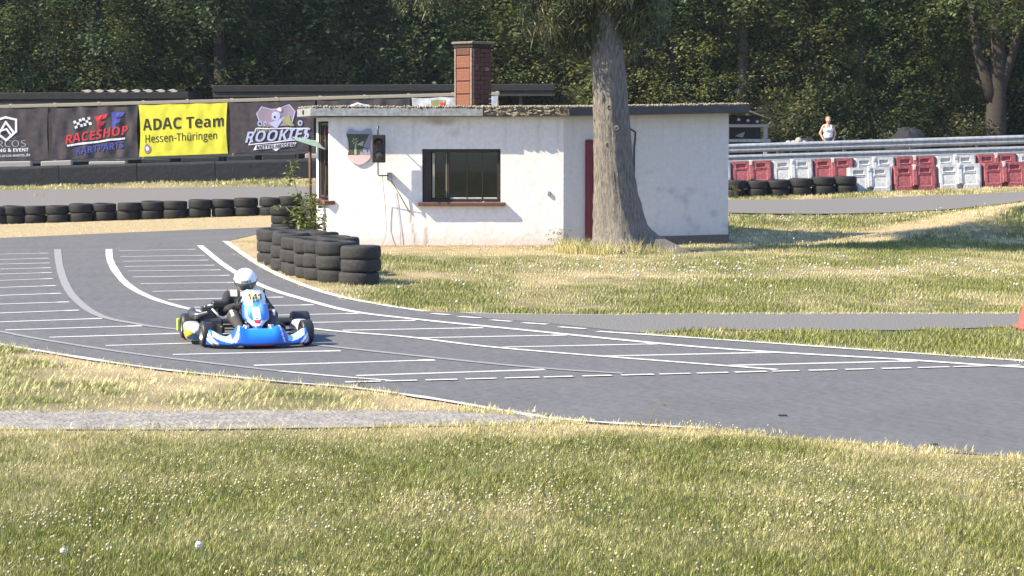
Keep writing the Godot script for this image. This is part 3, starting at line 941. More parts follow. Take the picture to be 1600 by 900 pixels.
	for s in [-1, 1]: bx(st, Vector3(0.95 + s * 0.41, 1.09, 0.01), Vector3(0.06, 2.08, 0.07), 0.006, dxf)
	bx(st, Vector3(0.95, 2.10, 0.01), Vector3(0.755, 0.06, 0.07), 0.006, dxf)
	build("frame", st, M.red_door, door)
	st = mb(true)
	tube(st, [dxf * Vector3(0.66, 1.05, 0.05), dxf * Vector3(0.66, 1.05, 0.08), dxf * Vector3(0.76, 1.05, 0.08)], 0.01, 6)
	build("handle", st, M.alloy, door)
	# bent pipe on the right wall by the trunk
	st = mb(true)
	var px := 1.62
	tube(st, [dxf * Vector3(px - 0.12, 2.30, 0.0), dxf * Vector3(px - 0.10, 2.34, 0.10), dxf * Vector3(px, 2.28, 0.12), dxf * Vector3(px + 0.03, 2.12, 0.06), dxf * Vector3(px + 0.02, 1.98, 0.04), dxf * Vector3(px + 0.02, 0.3, 0.04)], 0.022, 8)
	build("pipe", st, M.fascia_dark, hut)
	# small socket on the front wall
	build("socket", box(Vector3(0.74, 1.05, -44.235), Vector3(0.06, 0.09, 0.05), 0.01), M.cable_grey, hut)
	# ---- roof
	var RF := pv([[-4.04, -43.975], [1.14, -43.975], [4.98, -46.02], [2.45, -49.25], [-4.55, -49.5], [-4.52, -46.2]])
	var ry := func(x: float) -> float: return 2.60 + maxf(0.0, x - 1.1) * 0.023
	var roof := Node3D.new()
	roof.name = "roof"
	hut.add_child(roof, true)
	st = mb()
	var core := Geometry2D.offset_polygon(RF, -0.035)
	var cp: PackedVector2Array = core[0]
	var tri := Geometry2D.triangulate_polygon(cp)
	for lev in [0.005, 0.185]:
		for i in range(0, tri.size(), 3):
			var v := []
			for k in 3: v.append(Vector3(cp[tri[i + k]].x, ry.call(cp[tri[i + k]].x) + lev, cp[tri[i + k]].y))
			tri_out(st, v[0], v[1], v[2], v[0] + Vector3.UP * (1.0 if lev < 0.1 else -1.0))
	for i in cp.size():
		var a := cp[i]
		var b := cp[(i + 1) % cp.size()]
		quad_out(st, Vector3(a.x, ry.call(a.x) + 0.005, a.y), Vector3(b.x, ry.call(b.x) + 0.005, b.y), Vector3(b.x, ry.call(b.x) + 0.185, b.y), Vector3(a.x, ry.call(a.x) + 0.185, a.y), Vector3(0, 2.7, -47))
	build("slab", st, M.concrete_raw, roof)
	var board := func(a: Vector2, b: Vector2, m: Material, hgt := 0.17, called := "fascia_board"):
		var s := mb()
		var dd := b - a
		var ya: float = ry.call(a.x)
		var yb: float = ry.call(b.x)
		var ax := Vector3(dd.x, yb - ya, dd.y)
		var bas := Basis(ax.normalized(), Vector3.UP, Vector3(-dd.y, 0, dd.x).normalized())
		bx(s, Vector3(ax.length() / 2, hgt / 2, -0.016), Vector3(ax.length() - 0.004, hgt, 0.03), 0.005, Transform3D(bas, Vector3(a.x, ya, a.y)))
		build(called, s, m, roof)
	board.call(RF[0], Vector2(-2.2, -43.975), M.fascia_metal, 0.155)
	board.call(Vector2(-2.2, -43.975), Vector2(-0.58, -43.975), M.fascia_metal, 0.15)
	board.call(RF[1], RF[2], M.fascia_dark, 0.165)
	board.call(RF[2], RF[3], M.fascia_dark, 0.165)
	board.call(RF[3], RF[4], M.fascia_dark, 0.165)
	board.call(RF[4], RF[5], M.fascia_metal, 0.155)
	board.call(RF[5], RF[0], M.fascia_metal, 0.155)
	build("fascia_box", box(Vector3(-4.28, 2.685, -45.1), Vector3(0.03, 0.09, 0.22), 0.005), M.dark_wood, roof)
	# crumbling edge and loose gravel on the roof
	st = mb()
	for i in 1400:
		var t := rng.randf()
		var k := rng.randi_range(0, 1) if t < 0.8 else rng.randi_range(2, 5)
		var p := RF[k].lerp(RF[(k + 1) % 6], rng.randf())
		var c3 := p.lerp(Vector2(0, -47), rng.randf() * 0.035)
		var s := rng.randf_range(0.012, 0.034)
		var rot := Basis.from_euler(Vector3(rng.randf() * 6, rng.randf() * 6, rng.randf() * 6))
		bx(st, Vector3.ZERO, Vector3(s * 1.6, s * 0.8, s), s * 0.2, Transform3D(rot, Vector3(c3.x, ry.call(c3.x) + 0.185 + rng.randf_range(-0.012, 0.016), c3.y)))
	for i in 70:
		var x := rng.randf_range(-0.55, 1.08)
		var s := rng.randf_range(0.01, 0.042)
		bx(st, Vector3.ZERO, Vector3(s * 3.2, s * 0.8, s), s * 0.2, Transform3D(Basis.from_euler(Vector3(0, rng.randf_range(-0.4, 0.4), rng.randf_range(-0.5, 0.5))), Vector3(x, 2.60 + rng.randf_range(0.02, 0.17), -44.0 + rng.randf_range(-0.02, 0.015))))
	tag(build("loose_gravel", st, M.roof_gravel, roof), "", "", "", "stuff")
	# ---- chimney
	var ch := Node3D.new()
	ch.name = "chimney"
	hut.add_child(ch, true)
	ch.position = Vector3(-0.83, 2.78, -46.4)
	ch.rotation.y = deg_to_rad(45)
	var S := 0.54
	build("core", box(Vector3(0, 0.64, 0), Vector3(S - 0.05, 1.28, S - 0.05)), M.brick_brown, ch)
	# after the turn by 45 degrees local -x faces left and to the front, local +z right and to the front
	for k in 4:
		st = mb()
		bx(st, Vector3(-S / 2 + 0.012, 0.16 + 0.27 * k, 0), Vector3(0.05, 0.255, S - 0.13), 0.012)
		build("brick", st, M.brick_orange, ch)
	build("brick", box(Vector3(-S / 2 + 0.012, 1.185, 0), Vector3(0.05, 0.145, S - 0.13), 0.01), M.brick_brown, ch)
	for s in [-1, 1]:
		build("edge_strip", box(Vector3(-S / 2 + 0.01, 0.63, s * (S / 2 - 0.03)), Vector3(0.056, 1.24, 0.05), 0.008), M.mortar, ch)
	for k in 13:
		for j in 2:
			var off := 0.06 if k % 2 else -0.06
			var x0 := -S / 2 + 0.02 if j == 0 else off + 0.004
			var x1 := off - 0.004 if j == 0 else S / 2
			build("brick", box(Vector3((x0 + x1) / 2, 0.06 + 0.095 * k, S / 2 + 0.005 * rng.randf()), Vector3(x1 - x0, 0.087, 0.05), 0.006), M.brick_brown, ch)
	build("patch", box(Vector3(0.13, 0.82, S / 2 + 0.028), Vector3(0.10, 0.075, 0.012), 0.004), M.mortar, ch)
	build("patch", box(Vector3(-0.16, 0.86, S / 2 + 0.028), Vector3(0.03, 0.11, 0.012), 0.004), M.mortar, ch)
	st = mb()
	bx(st, Vector3(0, 1.37, 0), Vector3(S + 0.10, 0.055, S + 0.10), 0.012)
	build("cap", st, M.concrete_raw, ch)
	st = mb()
	for i in 26:
		var g := Vector3((i % 13) / 12.0 * (S - 0.02) - S / 2, 1.305, S / 2) if i < 13 else Vector3(-S / 2, 1.305, (i % 13) / 12.0 * (S - 0.02) - S / 2)
		bx(st, g, Vector3(0.03, 0.075, 0.035), 0.006)
	bx(st, Vector3(0, 1.30, 0), Vector3(S - 0.06, 0.09, S - 0.06), 0.005)
	build("cap_course", st, M.dark_wood, ch)
	# ---- green corrugated flap over the left window
	st = mb(true)
	var rows := []
	for i in 2:
		var row := []
		for k in 41:
			var t := k / 40.0
			var hinge := Vector3(-3.80, 1.93, -44.55).lerp(Vector3(-4.10, 2.10, -46.0), t)
			var outer := Vector3(-4.40, 2.11, -44.9).lerp(Vector3(-4.62, 2.18, -46.1), t)
			row.append((hinge if i == 0 else outer) + Vector3(0, 0.014 * sin(k * PI / 2.0), 0))
		rows.append(row)
	sheet(st, rows)
	build("awning", st, M.awning, hut)
	st = mb(true)
	tube(st, [Vector3(-4.16, -0.05, -45.2), Vector3(-4.16, 2.02, -45.2)], 0.03, 8)
	build("awning_post", st, M.sill_red, hut)

func make_traffic_light() -> void:
	# two-lamp signal on a stalk before the front wall
	var t := thing("traffic_light", "black two-lamp traffic light with a hooded top lamp on the hut's front wall", "traffic light", Vector3(-2.665, 0, -43.93))
	var c := Vector3(0, 1.95, 0)
	build("housing", box(c, Vector3(0.26, 0.56, 0.14), 0.018), M.black_paint, t)
	for k in 2:
		var y := 2.07 - 0.26 * k
		var st := mb(true)
		lathe(st, [Vector2(0.001, 0.018), Vector2(0.05, 0.014), Vector2(0.085, 0.0)], 20, Transform3D(Basis(Vector3.RIGHT, PI / 2), Vector3(0, y, 0.071)))
		build("lamp_lens", st, M.lamp_lens if k == 0 else M.lamp_lens_low, t)
		st = mb(true)
		var rows := []
		for i in 2:
			var row := []
			for j in 15:
				var a := lerpf(-0.25, PI + 0.25, j / 14.0)
				row.append(Vector3(cos(a) * (0.105 - 0.006 * i), y + sin(a) * (0.105 - 0.006 * i), 0.068 + (0.17 if k == 0 else 0.03) * i))
			rows.append(row)
		sheet(st, rows)
		build("hood", st, M.metal_dark if k == 0 else M.black_paint, t)
	var st := mb(true)
	tube(st, [Vector3(-0.02, 2.23, -0.02), Vector3(-0.02, 2.41, -0.02)], 0.017, 6)
	tube(st, [Vector3(-0.02, 1.68, -0.02), Vector3(-0.02, 1.43, -0.02), Vector3(0.0, 1.41, -0.02), Vector3(0.18, 1.41, -0.09)], 0.014, 6)
	tube(st, [Vector3(-0.02, 2.36, -0.02), Vector3(-0.02, 2.38, -0.32)], 0.012, 6)
	build("pole", st, M.metal_dark, t)
	st = mb()
	bx(st, Vector3(0.20, 1.39, -0.20), Vector3(0.09, 0.16, 0.24), 0.01)
	build("bracket", st, M.cable_grey, t)
	st = mb(true)
	tube(st, [Vector3(0.23, 1.32, -0.20), Vector3(0.60, 0.66, -0.30)], 0.012, 6)
	build("brace", st, M.cable_grey, t)
	st = mb(true)
	tube(st, [Vector3(0.06, 1.40, -0.05), Vector3(0.10, 0.9, -0.27), Vector3(0.13, 0.35, -0.29), Vector3(0.10, 0.12, -0.24), Vector3(0.02, -0.02, -0.15)], 0.006, 5)
	build("cable", st, M.cable_grey, t)
	st = mb(true)
	tube(st, [Vector3(0.28, 1.10, -0.30), Vector3(0.33, 0.9, -0.305), Vector3(0.40, 0.4, -0.305), Vector3(0.42, 0.02, -0.30)], 0.005, 5)
	build("cable", st, M.cable_grey, t)
	# shield crest painted on a board
	var cr := thing("club_crest", "faded green and grey shield crest beside the traffic light", "crest", Vector3(-3.08, 1.98, -44.235))
	var shield := curve(pv([[-0.26, 0.27], [-0.19, 0.37], [-0.06, 0.32], [0.06, 0.32], [0.19, 0.37], [0.26, 0.27], [0.22, 0.12], [0.21, -0.05], [0.23, -0.20], [0.14, -0.30], [0.0, -0.36], [-0.14, -0.30], [-0.23, -0.20], [-0.21, -0.05], [-0.22, 0.12], [-0.26, 0.27]]), 4)
	shield.remove_at(shield.size() - 1)
	var face := func(poly: PackedVector2Array, z: float, m: Material, called: String):
		for p in Geometry2D.intersect_polygons(shield, poly):
			var s := mb()
			prism(s, p, z - 0.004, z, Transform3D.IDENTITY)
			build(called, s, m, cr)
	var back := mb()
	prism(back, shield, 0.0, 0.012)
	build("board", back, M.crest_dark, cr)
	var inner: PackedVector2Array = Geometry2D.offset_polygon(shield, -0.012)[0]
	shield = inner
	face.call(pv([[-0.3, -0.16], [0.0, -0.16], [0.21, 0.26], [-0.3, 0.26]]), 0.017, M.crest_green, "green_field")
	face.call(pv([[0.0, -0.16], [0.3, -0.16], [0.3, 0.26], [0.21, 0.26]]), 0.017, M.crest_grey, "grey_field")
	face.call(pv([[-0.3, 0.262], [0.3, 0.262], [0.3, 0.5], [-0.3, 0.5]]), 0.017, M.crest_grey, "top_band")
	face.call(pv([[-0.3, -0.5], [0.3, -0.5], [0.3, -0.162], [-0.3, -0.162]]), 0.017, M.crest_pink, "lower_field")
	for k in 6:
		var a := TAU * k / 6.0
		var s := mb()
		prism(s, pv([[-0.085 + cos(a) * 0.015, 0.12 + sin(a) * 0.015], [-0.085 + cos(a + 0.3) * 0.05, 0.12 + sin(a + 0.3) * 0.05], [-0.085 + cos(a) * 0.075, 0.12 + sin(a) * 0.075], [-0.085 + cos(a - 0.3) * 0.05, 0.12 + sin(a - 0.3) * 0.05]]), 0.017, 0.021)
		build("petal", s, M.crest_pale, cr)
	var s1 := mb()
	prism(s1, pv([[-0.10, -0.15], [-0.05, -0.15], [-0.06, 0.06], [-0.085, 0.06]]), 0.017, 0.0205)
	prism(s1, pv([[-0.05, 0.05], [0.07, 0.02], [0.10, 0.13]]), 0.017, 0.0205)
	build("emblem_stem", s1, M.crest_pale, cr)
	s1 = mb(true)
	var ring := []
	for k in 14: ring.append(Vector3(0.105 + cos(-0.6 + k * 0.36) * 0.055, -0.06 + sin(-0.6 + k * 0.36) * 0.055, 0.018))
	tube(s1, ring, 0.007, 5)
	build("emblem_ring", s1, M.crest_dark, cr)

# ---------------------------------------------------------------- tyres
func tyre_mesh(R: float, W: float) -> ArrayMesh:
	var st := mb(true)
	var h := W / 2
	lathe(st, [Vector2(R * 0.56, -h * 0.72), Vector2(R * 0.64, -h * 0.96), Vector2(R * 0.80, -h), Vector2(R * 0.93, -h * 0.93), Vector2(R * 0.985, -h * 0.72), Vector2(R * 0.998, -h * 0.35), Vector2(R, 0), Vector2(R * 0.998, h * 0.35), Vector2(R * 0.985, h * 0.72), Vector2(R * 0.93, h * 0.93), Vector2(R * 0.80, h), Vector2(R * 0.64, h * 0.96), Vector2(R * 0.56, h * 0.72), Vector2(R * 0.62, h * 0.6), Vector2(R * 0.86, h * 0.5), Vector2(R * 0.90, 0), Vector2(R * 0.86, -h * 0.5), Vector2(R * 0.62, -h * 0.6), Vector2(R * 0.56, -h * 0.72)], 30)
	return done(st)

func make_tyres() -> void:
	var kinds := [tyre_mesh(0.305, 0.20), tyre_mesh(0.315, 0.215), tyre_mesh(0.30, 0.225), tyre_mesh(0.318, 0.24), tyre_mesh(0.31, 0.225)]
	var high := [0.20, 0.215, 0.225, 0.24, 0.225]
	var level3 := ["bottom", "middle", "top"]
	var stack := func(at: Vector2, n: int, where: String, group: String, m: Material, wobble := 0.02):
		var y := elev(at.x, at.y) - 0.01
		var grey: bool = m == M.rubber_dusty and rng.randf() < 0.35
		var fixed := rng.randi_range(0, 1) if n == 3 else 3
		for k in n:
			var i: int = fixed if rng.randf() < 0.7 else (rng.randi_range(0, 2) if n == 3 else 4)
			var o := put("tyre", kinds[i], M.rubber_grey if grey or (m == M.rubber_dusty and rng.randf() < 0.15) else m, self)
			var lev: String = level3[k] if n == 3 else ["lower", "upper"][k]
			tag(o, "%s tyre in %s" % [lev, where], "tyre", group)
			o.position = Vector3(at.x + rng.randf_range(-wobble, wobble), y + high[i] / 2, at.y + rng.randf_range(-wobble, wobble))
			o.rotation = Vector3(rng.randf_range(-0.04, 0.04), rng.randf() * TAU, rng.randf_range(-0.04, 0.04))
			y += high[i] - 0.004
	# three high along the track edge by the hut; counted from the end nearest the camera
	var front := [[-2.28, -32.78], [-2.66, -33.28], [-2.92, -33.80], [-3.12, -34.35], [-3.30, -34.93], [-3.46, -35.52], [-3.66, -36.12], [-3.72, -36.95], [-3.98, -37.55], [-4.16, -38.3]]
	for i in front.size():
		stack.call(Vector2(front[i][0], front[i][1]), 3, "the %s stack from the near end of the hut tyre wall" % ORD[i], "tyres stacked in the wall beside the hut", M.rubber_dusty)
	var back := [[-2.74, -34.7], [-2.90, -35.3], [-3.08, -35.9], [-3.20, -36.55], [-3.42, -37.2], [-3.58, -37.9]]
	for i in back.size():
		stack.call(Vector2(back[i][0], back[i][1]), 3, "the %s stack in the rear line of the hut tyre wall" % ORD[i], "tyres stacked in the wall beside the hut", M.rubber_dusty)
	stack.call(Vector2(-5.25, -50.4), 3, "the black stack left of the climbing weed behind the hut tyre wall", "tyres stacked behind the weed", M.rubber)
	stack.call(Vector2(-4.6, -50.6), 3, "the stack hidden behind the climbing weed by the hut", "tyres stacked behind the weed", M.rubber)
	# two high along the far side of the track, left to right
	var px := [-0.785, -0.753, -0.732, -0.7, -0.665, -0.632, -0.5975, -0.563, -0.529, -0.493, -0.458, -0.425, -0.39, -0.353, -0.3235]
	for i in px.size():
		var x: float = px[i] * 17.73 + rng.randf_range(-0.01, 0.01)
		stack.call(Vector2(x, -57.0 + rng.randf_range(-0.05, 0.05)), 2, "the %s stack from the left in the far tyre row" % ORD[i], "tyres in the far row below the banners", M.rubber, 0.035)
	# two high right of the hut, in front of the plastic barriers
	for i in 6:
		stack.call(Vector2(5.92 + i * 0.595, -58.4 - 0.03 * i), 2, "the %s stack right of the hut below the plastic barriers" % ORD[i], "tyres right of the hut", M.rubber, 0.03)

# ---------------------------------------------------------------- barriers, guard rail, fence and banners
func barrier_mesh() -> ArrayMesh:
	# a hollow plastic block: front and back shaped by a height field with recesses
	var st := mb()
	var L := 1.17
	var H := 0.66
	var depth := func(x: float, y: float) -> float:
		var d := 0.20 - 0.07 * ss(0.08, H, y)
		for cx in [-0.30, 0.27]:
			if absf(x - cx) < 0.17 and y > 0.12 and y < 0.40: d -= 0.018
			if absf(x - cx) < 0.13 and y > 0.47 and y < 0.585: d -= 0.05
			if absf(x - cx) < 0.15 and y > 0.445 and y < 0.47: d += 0.015
		if absf(x) < 0.05 and y > 0.1: d += 0.02
		if absf(x) < 0.085 and y < 0.14 - x * x * 6.0: d -= 0.10
		if absf(x) > L / 2 - 0.05: d -= 0.05 * ss(L / 2 - 0.05, L / 2, absf(x)) + (0.03 if y < 0.16 else 0.0)
		return d
	for s in [-1, 1]:
		var rows := []
		for j in 31:
			var row := []
			var y := H * j / 30.0
			for i in 53:
				var x := L * (i / 52.0 - 0.5)
				row.append(Vector3(x, y, s * depth.call(x, y)))
			rows.append(row)
		sheet(st, rows, false, s < 0)
		# top and ends join the two sides
		if s > 0:
			var top := [[], []]
			for i in 53:
				var x := L * (i / 52.0 - 0.5)
				top[0].append(Vector3(x, H, depth.call(x, H)))
				top[1].append(Vector3(x, H, -depth.call(x, H)))
			sheet(st, top)
			for e in [-1, 1]:
				var side := [[], []]
				for j in 31:
					var y := H * j / 30.0
					side[0].append(Vector3(e * L / 2, y, depth.call(e * L / 2, y)))
					side[1].append(Vector3(e * L / 2, y, -depth.call(e * L / 2, y)))
				sheet(st, side, false, e > 0)
	return done(st)

func make_barriers() -> void:
	var bm := barrier_mesh()
	var cap := mb()
	bx(cap, Vector3(-0.015, 0.60, 0.145), Vector3(0.075, 0.10, 0.05), 0.012)
	bx(cap, Vector3(-0.015, 0.665, 0.10), Vector3(0.10, 0.045, 0.10), 0.012)
	var cm := done(cap)
	var lug := mb()
	bx(lug, Vector3(-0.60, 0.14, 0), Vector3(0.06, 0.16, 0.10), 0.012)
	var lm := done(lug)
	var place := func(x: float, z: float, red: bool, label: String, tilt: float, group: String):
		var b := thing("plastic_barrier", label, "barrier", Vector3(x, elev(x, z) - 0.01, z), rng.randf_range(-0.03, 0.03), group)
		b.rotation.z = tilt
		put("block", bm, M.plastic_red if red else M.plastic_white, b)
		put("filler_cap", cm, M.plastic_white, b)
		put("coupling_lug", lm, M.plastic_red if red else M.plastic_white, b)
	var nf := ["white plastic barrier in the front row, first one right of the tyres", "red plastic barrier in the front row between the two white ones", "white plastic barrier in the front row between the two red ones", "red plastic barrier in the front row at the right edge"]
	for i in 4:
		place.call(9.62 + i * 1.215, -59.0 - 0.04 * i, i % 2 == 1, nf[i], 0.03, "plastic barriers of the front row")
	for i in 9:
		var red: bool = i % 2 == 1
		place.call(6.36 + (i - 0.5) * 1.196, -63.6 - 0.06 * i, red, "%s plastic barrier, %s from the hut in the rear row" % ["red" if red else "white", ORD[i]], 0.035, "plastic barriers of the rear row")

func make_guard_rail() -> void:
	var g := thing("guard_rail", "grey three-beam steel guard rail behind the plastic barriers", "guard rail")
	var top := func(x: float) -> float: return 1.99 + 0.031 * (x - 7.7)
	var prof := [[0.0, 0.135], [0.035, 0.125], [0.075, 0.09], [0.08, 0.055], [0.03, 0.02], [0.03, -0.02], [0.08, -0.055], [0.075, -0.09], [0.035, -0.125], [0.0, -0.135]]
	for k in 3:
		var x0 := 2.0
		while x0 < 22.0:
			var st := mb()
			var rows := []
			for x in [x0, x0 + 4.02]:
				var row := []
				for p in prof: row.append(Vector3(x, top.call(x) - 0.155 - 0.325 * k + p[1], -65.9 + p[0] + (0.004 if int(x0 / 4.0) % 2 else 0.0)))
				rows.append(row)
			sheet(st, rows)
			build("beam", st, M.galvanised, g)
			x0 += 4.0
	for i in 11:
		var x := 2.0 + i * 2.0
		var y0 := elev(x, -66.05)
		build("post", box(Vector3(x, (y0 - 0.1 + top.call(x)) / 2, -66.03), Vector3(0.08, top.call(x) - y0 + 0.06, 0.12), 0.008), M.galvanised, g)

func make_fence() -> void:
	var f := thing("banner_fence", "weathered wooden rail fence carrying the advertising banners", "fence")
	var z := -71.0
	var top := func(x: float) -> float: return 3.11 + 0.0263 * (x + 16.6)
	var low := func(x: float) -> float: return 1.285 + 0.0367 * (x + 16.6)
	var x := -22.0
	while x < -0.6:
		for e in [[top, 0.05], [low, 0.045]]:
			var st := mb()
			var x1 := minf(x + 2.9, -0.4)
			var a := Vector3(x, e[0].call(x), z + 0.02)
			var b := Vector3(x1, e[0].call(x1), z + 0.02)
			var ax := b - a
			bx(st, Vector3(ax.length() / 2, 0, 0), Vector3(ax.length() - 0.006, e[1] * 2.2, 0.06), 0.01, Transform3D(Basis(ax.normalized(), Vector3.UP, Vector3(0, 0, 1)), a))
			build("rail", st, M.weathered_rail, f)
		x += 2.9
	x = -20.5
	while x < 0.0:
		var y0 := elev(x, z)
		build("post", box(Vector3(x, (y0 - 0.1 + top.call(x)) / 2 + 0.03, z - 0.06), Vector3(0.09, top.call(x) - y0 + 0.2, 0.09), 0.01), M.weathered_rail, f)
		x += 1.43
	# the banners: cloth hung between the two rails
	var banner := func(x0: float, x1: float, m: Material, label: String, amp: float, seed_: float, drop := 0.03) -> Array:
		var w := x1 - x0
		var o := Node3D.new()
		o.name = numbered("banner")
		add_child(o)
		tag(o, label, "banner", "banners on the fence")
		o.position = Vector3(x0, 0, z + 0.075)
		var fold := func(u: float, v: float) -> float:
			var diag := sin((u * 2.0 + v * 1.3) * 5.0 + seed_) * 0.5 + sin((u * 1.1 - v * 0.9) * 9.0 + seed_ * 2.0) * 0.35 + sin(u * 17.0 + v * 2.0 + seed_ * 3.0) * 0.2
			return amp * diag * (0.35 + 0.65 * ss(0.0, 0.25, u / w) * ss(1.0, 0.75, u / w) + 0.6 * ss(0.6, 1.0, u / w))
		var P := func(u: float, v: float) -> Vector3: # u along, v 0 at the foot to 1 at the top
			var yt: float = top.call(x0 + u) - 0.06 - drop * absf(sin(u / w * PI * 3.0))
			var yl: float = low.call(x0 + u) + 0.045
			var pinch := 0.05 * sin(v * PI) * (ss(0.3, 0.0, u) - ss(w - 0.3, w, u))
			return Vector3(u + pinch, lerpf(yl, yt, v), 0.02 + fold.call(u, v))
		var st := mb(true)
		var rows := []
		for j in 25:
			var row := []
			for i in 61: row.append(P.call(w * i / 60.0, j / 24.0))
			rows.append(row)
		sheet(st, rows)
		build("cloth", st, m, o)
		return [o, P, w]
	# prints: flat lettering and marks that follow the folds of their cloth; su, sv place the middle (v: 0 foot, 1 top)
	var H := 1.68
	var write := func(b: Array, s: String, height: float, u: float, v: float, m: Material, bold := true, shear := 0.0, stretch := 1.0, lift := 0.006, rise := 0.0):
		var P: Callable = b[1]
		var mesh := text_mesh(s, height, "Droid Sans", bold, shear, HORIZONTAL_ALIGNMENT_CENTER, stretch, func(p: Vector3) -> Vector3:
			var q: Vector3 = P.call(u + p.x, v + (p.y + rise * p.x) / H)
			return q + Vector3(0, 0, lift + p.z * 0.4))
		put("lettering", mesh, m, b[0])
	var mark := func(b: Array, pts: Array, m: Material, lift := 0.012, called := "print"):
		# a printed patch: the outline is cut into narrow pieces so that it bends with the cloth
		var P: Callable = b[1]
		var poly := pv(pts)
		var lo := poly[0]
		var hi := poly[0]
		for p in poly:
			lo = lo.min(p)
			hi = hi.max(p)
		var st := mb()
		var nx := maxi(1, int((hi.x - lo.x) / 0.12))
		var ny := maxi(1, int((hi.y - lo.y) / 0.15))
		for i in nx:
			for j in ny:
				var c0 := lo + (hi - lo) * Vector2(float(i) / nx, float(j) / ny)
				var c1 := lo + (hi - lo) * Vector2(float(i + 1) / nx, float(j + 1) / ny)
				for q in Geometry2D.intersect_polygons(poly, PackedVector2Array([c0, Vector2(c1.x, c0.y), c1, Vector2(c0.x, c1.y)])):
					var idx := Geometry2D.triangulate_polygon(q)
					for k in range(0, idx.size(), 3):
						var v := []
						for e in 3: v.append(P.call(q[idx[k + e]].x, q[idx[k + e]].y / H) + Vector3(0, 0, lift))
						tri_out(st, v[0], v[1], v[2], v[0] - Vector3(0, 0, 1))
		build(called, st, m, b[0])
	var ring := func(b: Array, pts: Array, w: float, m: Material, lift := 0.014, closed := true):
		var poly := pv(pts)
		var n := poly.size()
		for i in (n if closed else n - 1):
			var p := poly[i]
			var q := poly[(i + 1) % n]
			var d := (q - p).normalized() * w * 0.4
			var o := (q - p).normalized().orthogonal() * w * 0.5
			mark.call(b, [[p.x - d.x + o.x, p.y - d.y + o.y], [q.x + d.x + o.x, q.y + d.y + o.y], [q.x + d.x - o.x, q.y + d.y - o.y], [p.x - d.x - o.x, p.y - d.y - o.y]], m, lift + 0.0006 * i, "print_edge")
	# 1: grey sponsor banner with a shield outline and an A
	var b1 = banner.call(-19.0, -14.96, M.banner_dark, "charcoal banner with a white shield outline at the left edge", 0.012, 0.4)
	var cx := 2.66
	ring.call(b1, [[cx - 0.33, 1.33], [cx, 1.40], [cx + 0.33, 1.33], [cx + 0.33, 0.95], [cx, 0.68], [cx - 0.33, 0.95]], 0.07, M.print_white)
	ring.call(b1, [[cx - 0.25, 0.86], [cx, 1.25], [cx + 0.27, 0.90]], 0.07, M.print_white, 0.018, false)
	ring.call(b1, [[cx - 0.2, 0.98], [cx + 0.02, 1.03], [cx + 0.14, 0.87]], 0.06, M.print_white, 0.022, false)
	write.call(b1, "ARCOS", 0.21, cx + 0.05, 0.335, M.print_grey, false, 0.0, 1.35)
	write.call(b1, "RACING & EVENT", 0.11, cx + 0.04, 0.215, M.print_white, true, 0.0, 1.1)
	write.call(b1, "www.arcos-events.de", 0.09, cx + 0.15, 0.115, M.print_white, false, 0.0, 1.05)
	# 2: dark banner with chequered flags
	var b2 = banner.call(-14.9, -12.06, M.banner_dark, "dark banner with chequered flags and red and blue lettering", 0.032, 2.1, 0.05)
	for f0 in [[0.80, 0.98, 0.0], [1.08, 1.06, 0.03]]:
		for i in 3:
			for j in 3:
				var x0: float = f0[0] + i * 0.085 - j * 0.02
				var y0: float = f0[1] + j * 0.085 + i * 0.02
				mark.call(b2, [[x0, y0], [x0 + 0.085, y0 + 0.02], [x0 + 0.065, y0 + 0.105], [x0 - 0.02, y0 + 0.085]], M.print_white if (i + j) % 2 == 0 else M.print_black, 0.012, "flag_square")
	mark.call(b2, [[1.42, 1.38], [1.86, 1.44], [1.80, 1.30], [1.62, 1.26], [1.62, 1.20], [1.76, 1.20], [1.70, 1.08], [1.62, 1.06], [1.60, 0.88], [1.50, 0.86], [1.50, 1.2]], M.print_red)
	mark.call(b2, [[1.98, 1.48], [2.42, 1.50], [2.34, 1.36], [2.14, 1.32], [2.14, 1.26], [2.26, 1.26], [2.2, 1.14], [2.12, 1.12], [2.10, 0.94], [2.0, 0.92]], M.print_blue)
	write.call(b2, "RACESHOP", 0.29, 1.48, 0.46, M.print_red, true, 0.12, 1.0, 0.014, 0.13)
	mark.call(b2, [[0.54, 0.42], [2.40, 0.60], [2.40, 0.66], [0.52, 0.48]], M.print_white, 0.016)
	write.call(b2, "KARTPARTS", 0.22, 1.58, 0.20, M.print_blue, true, 0.08, 0.95, 0.014, 0.11)
	# 3: yellow club banner
	var b3 = banner.call(-12.05, -9.18, M.banner_yellow, "bright yellow banner lettered in black, between the dark ones", 0.012, 4.0, 0.02)
	write.call(b3, "ADAC Team", 0.37, 1.46, 0.63, M.print_black, true, 0.0, 0.95, 0.006, 0.02)
	write.call(b3, "Hessen-Thüringen", 0.255, 1.36, 0.355, M.print_black, false, 0.0, 0.82, 0.006, 0.02)
	mark.call(b3, [[0.16, 0.24], [0.20, 0.12], [0.28, 0.10], [0.36, 0.16], [0.38, 0.28], [0.32, 0.38], [0.26, 0.44], [0.18, 0.36]], M.print_mauve)
	mark.call(b3, [[0.21, 0.25], [0.25, 0.18], [0.32, 0.20], [0.33, 0.28], [0.27, 0.33], [0.21, 0.31]], M.print_white, 0.016)
	# 4: youth series banner
	var b4 = banner.call(-9.14, -6.35, M.banner_dark, "dark banner with a pale mauve shield and a kart rider above ROOKIES", 0.010, 5.5)
	cx = 1.50
	mark.call(b4, [[cx - 0.60, 1.28], [cx - 0.44, 1.52], [cx - 0.12, 1.44], [cx, 1.42], [cx + 0.12, 1.45], [cx + 0.46, 1.56], [cx + 0.64, 1.34], [cx + 0.50, 0.86], [cx - 0.46, 0.86]], M.print_mauve)
